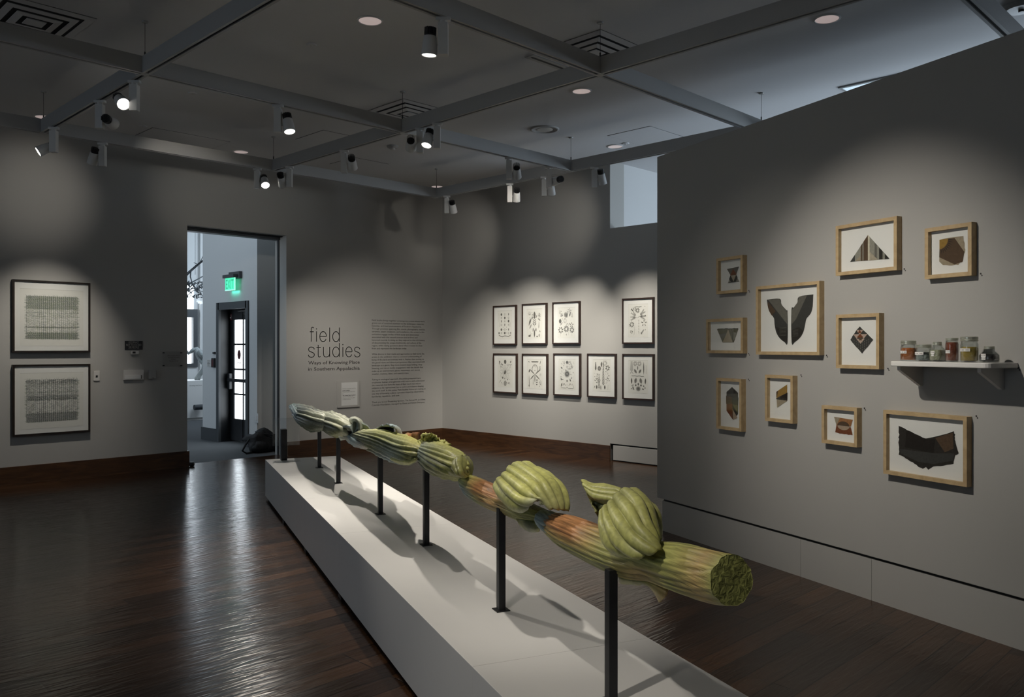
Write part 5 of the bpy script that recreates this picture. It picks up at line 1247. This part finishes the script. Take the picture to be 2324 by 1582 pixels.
# nearest stalk with cut end
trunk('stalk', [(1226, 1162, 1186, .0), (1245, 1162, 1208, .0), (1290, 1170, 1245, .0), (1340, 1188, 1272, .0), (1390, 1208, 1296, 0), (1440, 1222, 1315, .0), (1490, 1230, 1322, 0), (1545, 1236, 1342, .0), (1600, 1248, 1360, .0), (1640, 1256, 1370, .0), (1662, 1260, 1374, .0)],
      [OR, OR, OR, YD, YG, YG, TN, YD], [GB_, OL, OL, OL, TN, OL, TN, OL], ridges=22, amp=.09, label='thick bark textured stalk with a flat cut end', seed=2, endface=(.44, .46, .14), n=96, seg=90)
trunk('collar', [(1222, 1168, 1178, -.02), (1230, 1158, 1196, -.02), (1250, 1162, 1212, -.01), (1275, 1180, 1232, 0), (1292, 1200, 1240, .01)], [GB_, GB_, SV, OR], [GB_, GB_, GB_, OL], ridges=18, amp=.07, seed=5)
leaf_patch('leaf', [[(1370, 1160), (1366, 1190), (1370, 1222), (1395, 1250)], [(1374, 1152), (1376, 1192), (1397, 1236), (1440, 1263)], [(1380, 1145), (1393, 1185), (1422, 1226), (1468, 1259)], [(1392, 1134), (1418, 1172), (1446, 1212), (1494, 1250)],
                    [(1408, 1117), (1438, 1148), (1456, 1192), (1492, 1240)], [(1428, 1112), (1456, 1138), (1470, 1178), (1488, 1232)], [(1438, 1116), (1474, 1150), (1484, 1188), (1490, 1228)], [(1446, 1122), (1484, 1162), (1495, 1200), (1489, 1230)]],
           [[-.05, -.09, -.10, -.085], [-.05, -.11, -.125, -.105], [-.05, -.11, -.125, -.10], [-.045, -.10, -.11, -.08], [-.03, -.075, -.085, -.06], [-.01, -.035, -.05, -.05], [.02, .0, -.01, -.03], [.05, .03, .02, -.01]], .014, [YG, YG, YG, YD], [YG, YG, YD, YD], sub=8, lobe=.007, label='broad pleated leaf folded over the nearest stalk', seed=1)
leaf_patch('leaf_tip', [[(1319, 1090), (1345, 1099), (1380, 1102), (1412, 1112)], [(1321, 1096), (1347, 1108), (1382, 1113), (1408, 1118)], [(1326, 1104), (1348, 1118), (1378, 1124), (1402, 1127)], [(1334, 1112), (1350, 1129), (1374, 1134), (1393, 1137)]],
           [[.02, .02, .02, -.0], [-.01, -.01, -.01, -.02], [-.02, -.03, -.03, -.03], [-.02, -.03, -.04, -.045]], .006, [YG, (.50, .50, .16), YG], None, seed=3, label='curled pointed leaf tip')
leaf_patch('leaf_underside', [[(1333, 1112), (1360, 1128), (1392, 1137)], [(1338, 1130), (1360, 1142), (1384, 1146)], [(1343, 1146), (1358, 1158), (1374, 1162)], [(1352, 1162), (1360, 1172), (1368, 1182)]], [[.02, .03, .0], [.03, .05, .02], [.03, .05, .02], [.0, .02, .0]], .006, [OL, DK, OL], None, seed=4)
# lower leaf below the near stalk
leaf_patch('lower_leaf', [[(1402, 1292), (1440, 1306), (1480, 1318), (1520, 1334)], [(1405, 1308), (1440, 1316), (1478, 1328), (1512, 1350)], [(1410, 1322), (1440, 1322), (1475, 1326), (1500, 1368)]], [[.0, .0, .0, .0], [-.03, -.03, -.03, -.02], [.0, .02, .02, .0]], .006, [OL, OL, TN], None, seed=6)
# second segment
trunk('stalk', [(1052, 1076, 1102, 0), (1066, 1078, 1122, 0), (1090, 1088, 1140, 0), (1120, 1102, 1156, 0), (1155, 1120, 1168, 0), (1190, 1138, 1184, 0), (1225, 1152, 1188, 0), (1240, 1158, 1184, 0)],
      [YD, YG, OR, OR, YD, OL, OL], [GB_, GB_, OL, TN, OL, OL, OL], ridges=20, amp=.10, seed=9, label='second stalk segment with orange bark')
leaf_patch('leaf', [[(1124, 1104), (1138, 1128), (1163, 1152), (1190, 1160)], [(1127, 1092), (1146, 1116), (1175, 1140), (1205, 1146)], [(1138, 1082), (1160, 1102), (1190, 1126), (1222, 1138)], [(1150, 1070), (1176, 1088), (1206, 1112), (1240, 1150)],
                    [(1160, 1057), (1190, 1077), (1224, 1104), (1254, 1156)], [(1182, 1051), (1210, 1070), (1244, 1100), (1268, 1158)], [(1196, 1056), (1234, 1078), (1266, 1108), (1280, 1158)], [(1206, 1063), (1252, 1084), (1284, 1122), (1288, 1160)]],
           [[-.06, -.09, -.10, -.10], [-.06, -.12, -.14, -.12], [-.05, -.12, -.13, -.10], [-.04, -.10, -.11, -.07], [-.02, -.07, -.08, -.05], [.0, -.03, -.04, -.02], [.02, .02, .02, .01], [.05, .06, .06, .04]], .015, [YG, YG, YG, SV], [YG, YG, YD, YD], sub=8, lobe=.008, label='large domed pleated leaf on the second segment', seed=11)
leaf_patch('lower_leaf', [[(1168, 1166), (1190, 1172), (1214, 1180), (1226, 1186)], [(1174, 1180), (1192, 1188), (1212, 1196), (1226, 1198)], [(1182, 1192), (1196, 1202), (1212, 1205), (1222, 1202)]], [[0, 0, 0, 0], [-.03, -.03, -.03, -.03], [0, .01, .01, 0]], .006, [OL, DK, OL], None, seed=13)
# third segment
def SEG(name, ribs, dns, amp, A, B=None, **k): return leaf_patch(name, ribs, dns, amp, A, B, **k)
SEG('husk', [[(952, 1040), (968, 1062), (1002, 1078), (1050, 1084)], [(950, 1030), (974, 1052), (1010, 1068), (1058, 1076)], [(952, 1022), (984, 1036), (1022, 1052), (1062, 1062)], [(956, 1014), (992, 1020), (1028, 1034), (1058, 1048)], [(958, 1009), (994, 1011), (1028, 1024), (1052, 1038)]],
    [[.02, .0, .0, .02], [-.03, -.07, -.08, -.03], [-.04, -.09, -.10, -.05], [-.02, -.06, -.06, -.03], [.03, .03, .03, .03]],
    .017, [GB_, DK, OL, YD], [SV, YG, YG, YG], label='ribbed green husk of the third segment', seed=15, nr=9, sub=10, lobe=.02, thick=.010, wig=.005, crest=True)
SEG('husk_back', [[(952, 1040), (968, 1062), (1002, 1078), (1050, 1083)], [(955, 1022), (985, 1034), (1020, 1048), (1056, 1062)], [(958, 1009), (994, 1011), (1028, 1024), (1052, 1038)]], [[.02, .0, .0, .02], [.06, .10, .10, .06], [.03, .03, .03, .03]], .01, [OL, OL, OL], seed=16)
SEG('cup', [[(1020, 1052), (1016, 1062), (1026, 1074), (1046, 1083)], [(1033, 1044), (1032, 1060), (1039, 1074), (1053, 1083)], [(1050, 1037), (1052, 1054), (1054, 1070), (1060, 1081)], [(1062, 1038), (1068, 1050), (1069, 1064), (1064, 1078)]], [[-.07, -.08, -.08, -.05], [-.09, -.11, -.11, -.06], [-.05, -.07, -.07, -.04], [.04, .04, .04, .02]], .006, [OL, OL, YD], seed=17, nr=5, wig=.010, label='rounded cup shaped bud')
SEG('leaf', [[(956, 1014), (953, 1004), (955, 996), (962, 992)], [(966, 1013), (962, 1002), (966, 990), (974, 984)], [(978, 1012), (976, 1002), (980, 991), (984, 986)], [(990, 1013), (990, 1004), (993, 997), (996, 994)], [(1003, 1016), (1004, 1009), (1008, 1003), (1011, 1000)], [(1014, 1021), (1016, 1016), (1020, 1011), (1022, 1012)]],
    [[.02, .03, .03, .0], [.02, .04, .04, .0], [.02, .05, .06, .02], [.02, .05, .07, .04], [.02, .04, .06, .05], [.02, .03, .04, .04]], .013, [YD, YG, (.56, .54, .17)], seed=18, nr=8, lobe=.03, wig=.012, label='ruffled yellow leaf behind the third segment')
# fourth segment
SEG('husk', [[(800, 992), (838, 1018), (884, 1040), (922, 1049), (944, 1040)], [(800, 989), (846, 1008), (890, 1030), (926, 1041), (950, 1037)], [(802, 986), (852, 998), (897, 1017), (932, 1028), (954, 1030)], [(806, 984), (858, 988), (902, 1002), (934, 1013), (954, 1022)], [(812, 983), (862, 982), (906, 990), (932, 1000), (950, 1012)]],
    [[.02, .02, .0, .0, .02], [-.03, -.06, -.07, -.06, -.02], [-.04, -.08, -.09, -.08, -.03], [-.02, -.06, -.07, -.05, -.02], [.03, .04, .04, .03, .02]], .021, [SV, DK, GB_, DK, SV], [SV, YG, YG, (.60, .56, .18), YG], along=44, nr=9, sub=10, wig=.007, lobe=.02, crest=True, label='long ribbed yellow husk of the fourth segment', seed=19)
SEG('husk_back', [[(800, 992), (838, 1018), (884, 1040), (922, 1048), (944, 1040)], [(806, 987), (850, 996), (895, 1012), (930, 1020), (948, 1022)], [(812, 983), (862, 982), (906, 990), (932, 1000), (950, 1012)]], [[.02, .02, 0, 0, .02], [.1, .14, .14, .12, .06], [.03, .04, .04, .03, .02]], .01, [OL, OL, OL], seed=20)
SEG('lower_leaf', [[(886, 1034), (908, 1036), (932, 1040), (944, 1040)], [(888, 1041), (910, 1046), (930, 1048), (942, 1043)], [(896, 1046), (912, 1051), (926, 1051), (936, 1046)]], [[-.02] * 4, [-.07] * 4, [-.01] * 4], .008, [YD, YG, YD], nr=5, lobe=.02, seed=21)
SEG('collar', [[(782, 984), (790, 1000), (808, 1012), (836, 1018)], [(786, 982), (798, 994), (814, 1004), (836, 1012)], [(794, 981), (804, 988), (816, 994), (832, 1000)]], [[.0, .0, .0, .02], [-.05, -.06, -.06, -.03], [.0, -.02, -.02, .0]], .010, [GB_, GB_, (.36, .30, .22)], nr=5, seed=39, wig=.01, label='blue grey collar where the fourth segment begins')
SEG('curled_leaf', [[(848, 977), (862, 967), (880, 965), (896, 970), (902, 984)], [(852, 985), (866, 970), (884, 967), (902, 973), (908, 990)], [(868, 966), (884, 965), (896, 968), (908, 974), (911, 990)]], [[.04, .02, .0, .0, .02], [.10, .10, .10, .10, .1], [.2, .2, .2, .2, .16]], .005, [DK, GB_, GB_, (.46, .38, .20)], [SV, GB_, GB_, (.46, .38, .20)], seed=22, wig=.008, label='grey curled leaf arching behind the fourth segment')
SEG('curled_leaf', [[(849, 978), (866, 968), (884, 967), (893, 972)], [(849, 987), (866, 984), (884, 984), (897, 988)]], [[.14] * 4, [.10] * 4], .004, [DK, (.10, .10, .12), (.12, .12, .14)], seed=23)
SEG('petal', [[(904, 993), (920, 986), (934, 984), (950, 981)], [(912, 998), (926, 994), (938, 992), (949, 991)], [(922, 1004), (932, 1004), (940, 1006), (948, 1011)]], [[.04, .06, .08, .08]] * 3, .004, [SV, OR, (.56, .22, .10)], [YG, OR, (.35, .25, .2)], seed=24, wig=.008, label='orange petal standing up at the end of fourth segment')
# fifth and sixth, silver-green
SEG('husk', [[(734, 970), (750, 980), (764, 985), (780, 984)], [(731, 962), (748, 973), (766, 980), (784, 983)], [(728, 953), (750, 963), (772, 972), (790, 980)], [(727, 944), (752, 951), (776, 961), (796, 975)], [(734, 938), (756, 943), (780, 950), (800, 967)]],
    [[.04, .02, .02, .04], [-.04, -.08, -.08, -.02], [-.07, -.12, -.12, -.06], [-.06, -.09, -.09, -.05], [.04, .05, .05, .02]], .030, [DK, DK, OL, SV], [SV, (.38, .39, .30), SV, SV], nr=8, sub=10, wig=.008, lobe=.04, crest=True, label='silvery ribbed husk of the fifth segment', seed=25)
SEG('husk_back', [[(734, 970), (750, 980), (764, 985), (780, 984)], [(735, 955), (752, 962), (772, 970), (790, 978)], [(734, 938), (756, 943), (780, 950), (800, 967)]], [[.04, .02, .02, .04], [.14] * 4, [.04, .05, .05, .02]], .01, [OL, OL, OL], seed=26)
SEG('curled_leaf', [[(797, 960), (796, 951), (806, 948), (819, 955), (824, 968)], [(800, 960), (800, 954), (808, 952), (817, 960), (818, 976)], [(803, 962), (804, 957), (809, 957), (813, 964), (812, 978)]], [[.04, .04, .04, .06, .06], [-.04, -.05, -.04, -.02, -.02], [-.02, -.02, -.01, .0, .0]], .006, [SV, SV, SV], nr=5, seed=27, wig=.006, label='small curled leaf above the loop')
m_ = MB(); m_.c = []
path = [onS(x, y, d) for x, y, d in [(786, 996, 0), (782, 986, -.03), (784, 976, -.05), (792, 969, -.06), (804, 967, -.04), (815, 971, 0), (821, 979, .03)]]
pts = [Vector(crow([tuple(p) for p in path], i / 30)) for i in range(31)]
vs = []
for i, p in enumerate(pts):      # flat leathery band
    t_ = (pts[min(i+1, 30)] - pts[max(i-1, 0)]).normalized(); sd = nP - t_ * nP.dot(t_); sd.normalize(); up = t_.cross(sd)
    hwid = .045 + .02 * i / 30
    for a_, b_ in ((-1, -.25), (1, -.25), (1, .25), (-1, .25)): vs.append(p + sd * a_ * hwid + up * b_ * .028)
m_.add(vs, [(i*4+k, i*4+(k+1) % 4, (i+1)*4+(k+1) % 4, (i+1)*4+k) for i in range(30) for k in range(4)] + [(3, 2, 1, 0), (120, 121, 122, 123)], M['glaze'])
m_.c = [tuple(q_ * (.8 + .4 * noise.noise(Vector(v) * 30)) for q_ in (.40, .46, .42)) for v in m_.v]
m_.build('loop', sc, bevel=.004, label='pale band looping round the stem')
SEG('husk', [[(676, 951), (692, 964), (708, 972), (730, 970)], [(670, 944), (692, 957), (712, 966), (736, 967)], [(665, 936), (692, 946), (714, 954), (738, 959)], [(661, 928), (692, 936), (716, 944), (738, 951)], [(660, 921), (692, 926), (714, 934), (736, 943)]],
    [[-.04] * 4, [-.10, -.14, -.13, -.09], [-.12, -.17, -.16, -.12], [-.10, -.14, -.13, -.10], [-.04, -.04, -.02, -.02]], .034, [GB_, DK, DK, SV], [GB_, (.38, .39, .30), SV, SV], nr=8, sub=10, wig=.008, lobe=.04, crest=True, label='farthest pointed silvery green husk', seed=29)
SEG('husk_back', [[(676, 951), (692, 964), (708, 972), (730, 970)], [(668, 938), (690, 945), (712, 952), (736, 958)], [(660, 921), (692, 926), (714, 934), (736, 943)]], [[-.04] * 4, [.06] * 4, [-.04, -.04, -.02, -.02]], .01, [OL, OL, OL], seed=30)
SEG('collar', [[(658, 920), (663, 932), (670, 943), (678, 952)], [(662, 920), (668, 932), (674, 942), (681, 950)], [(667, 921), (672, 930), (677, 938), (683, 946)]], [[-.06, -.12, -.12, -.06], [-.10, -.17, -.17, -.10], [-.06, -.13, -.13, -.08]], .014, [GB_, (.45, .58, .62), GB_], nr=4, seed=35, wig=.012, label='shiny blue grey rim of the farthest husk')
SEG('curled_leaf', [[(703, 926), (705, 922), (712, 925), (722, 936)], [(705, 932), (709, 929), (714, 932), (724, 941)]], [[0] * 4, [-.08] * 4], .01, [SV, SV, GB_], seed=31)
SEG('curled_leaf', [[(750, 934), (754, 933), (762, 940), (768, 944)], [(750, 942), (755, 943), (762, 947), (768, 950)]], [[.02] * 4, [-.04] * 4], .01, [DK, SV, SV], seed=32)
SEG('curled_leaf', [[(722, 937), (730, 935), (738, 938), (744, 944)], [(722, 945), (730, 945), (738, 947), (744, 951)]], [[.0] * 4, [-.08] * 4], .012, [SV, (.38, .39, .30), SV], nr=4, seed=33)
# inner stems linking the segments
def link(a, b, r, c):
    m_ = MB(); pa, pb_ = onS(*a), onS(*b); m_.tube([pa + (pb_ - pa) * i / 6 + Vector((0, 0, .006 * math.sin(i * 1.3))) for i in range(7)], [r] * 7, M['glaze'], 12); m_.c = [c] * len(m_.v); m_.build('inner_stem', sc, smooth=True)
link((1046, 1076, .0), (1062, 1088, .0), .022, YD); link((942, 1026, .0), (962, 1030, .0), .045, SV); link((782, 984, -.02), (812, 990, 0), .05, SV); link((722, 956, -.06), (742, 962, -.0), .06, OL)
# six posts
for px, pyb, pyt, nn_ in ((725, 1061, 966, 1.413), (768, 1096, 982, 1.395), (863, 1166, 1026, 1.394), (967, 1236, 1066, 1.413), (1137, 1384, 1160, 1.355), (1387, None, 1292, 1.325)):
    d = ray(px, 800); k = nn_ / d.dot(nP); bx = EYEV + d * k; bx.z = PT
    fwd = (bx - EYEV).dot(F3); zt = EYE + (HY - pyt) / F * fwd
    r_ = 0.0155; m_ = MB(); o0 = bx - SC0
    def qd(rr, z0, z1, mm, mt):
        pts_ = [dP * a_ * rr + nP * b_ * rr for a_, b_ in ((-1, -1), (-1, 1), (1, 1), (1, -1))]
        mm.prism([(o0.x + p.x, o0.y + p.y) for p in pts_], z0, z1, mt)
    qd(r_, 0.001, zt - PT + (0.03 if px < 1300 else 0.0), m_, M['post']); po = m_.build('support_post', sc, bevel=0.002)
    m2 = MB(); qd(0.030, 0.0008, 0.004, m2, M['black']); m2.build('base_plate', po)
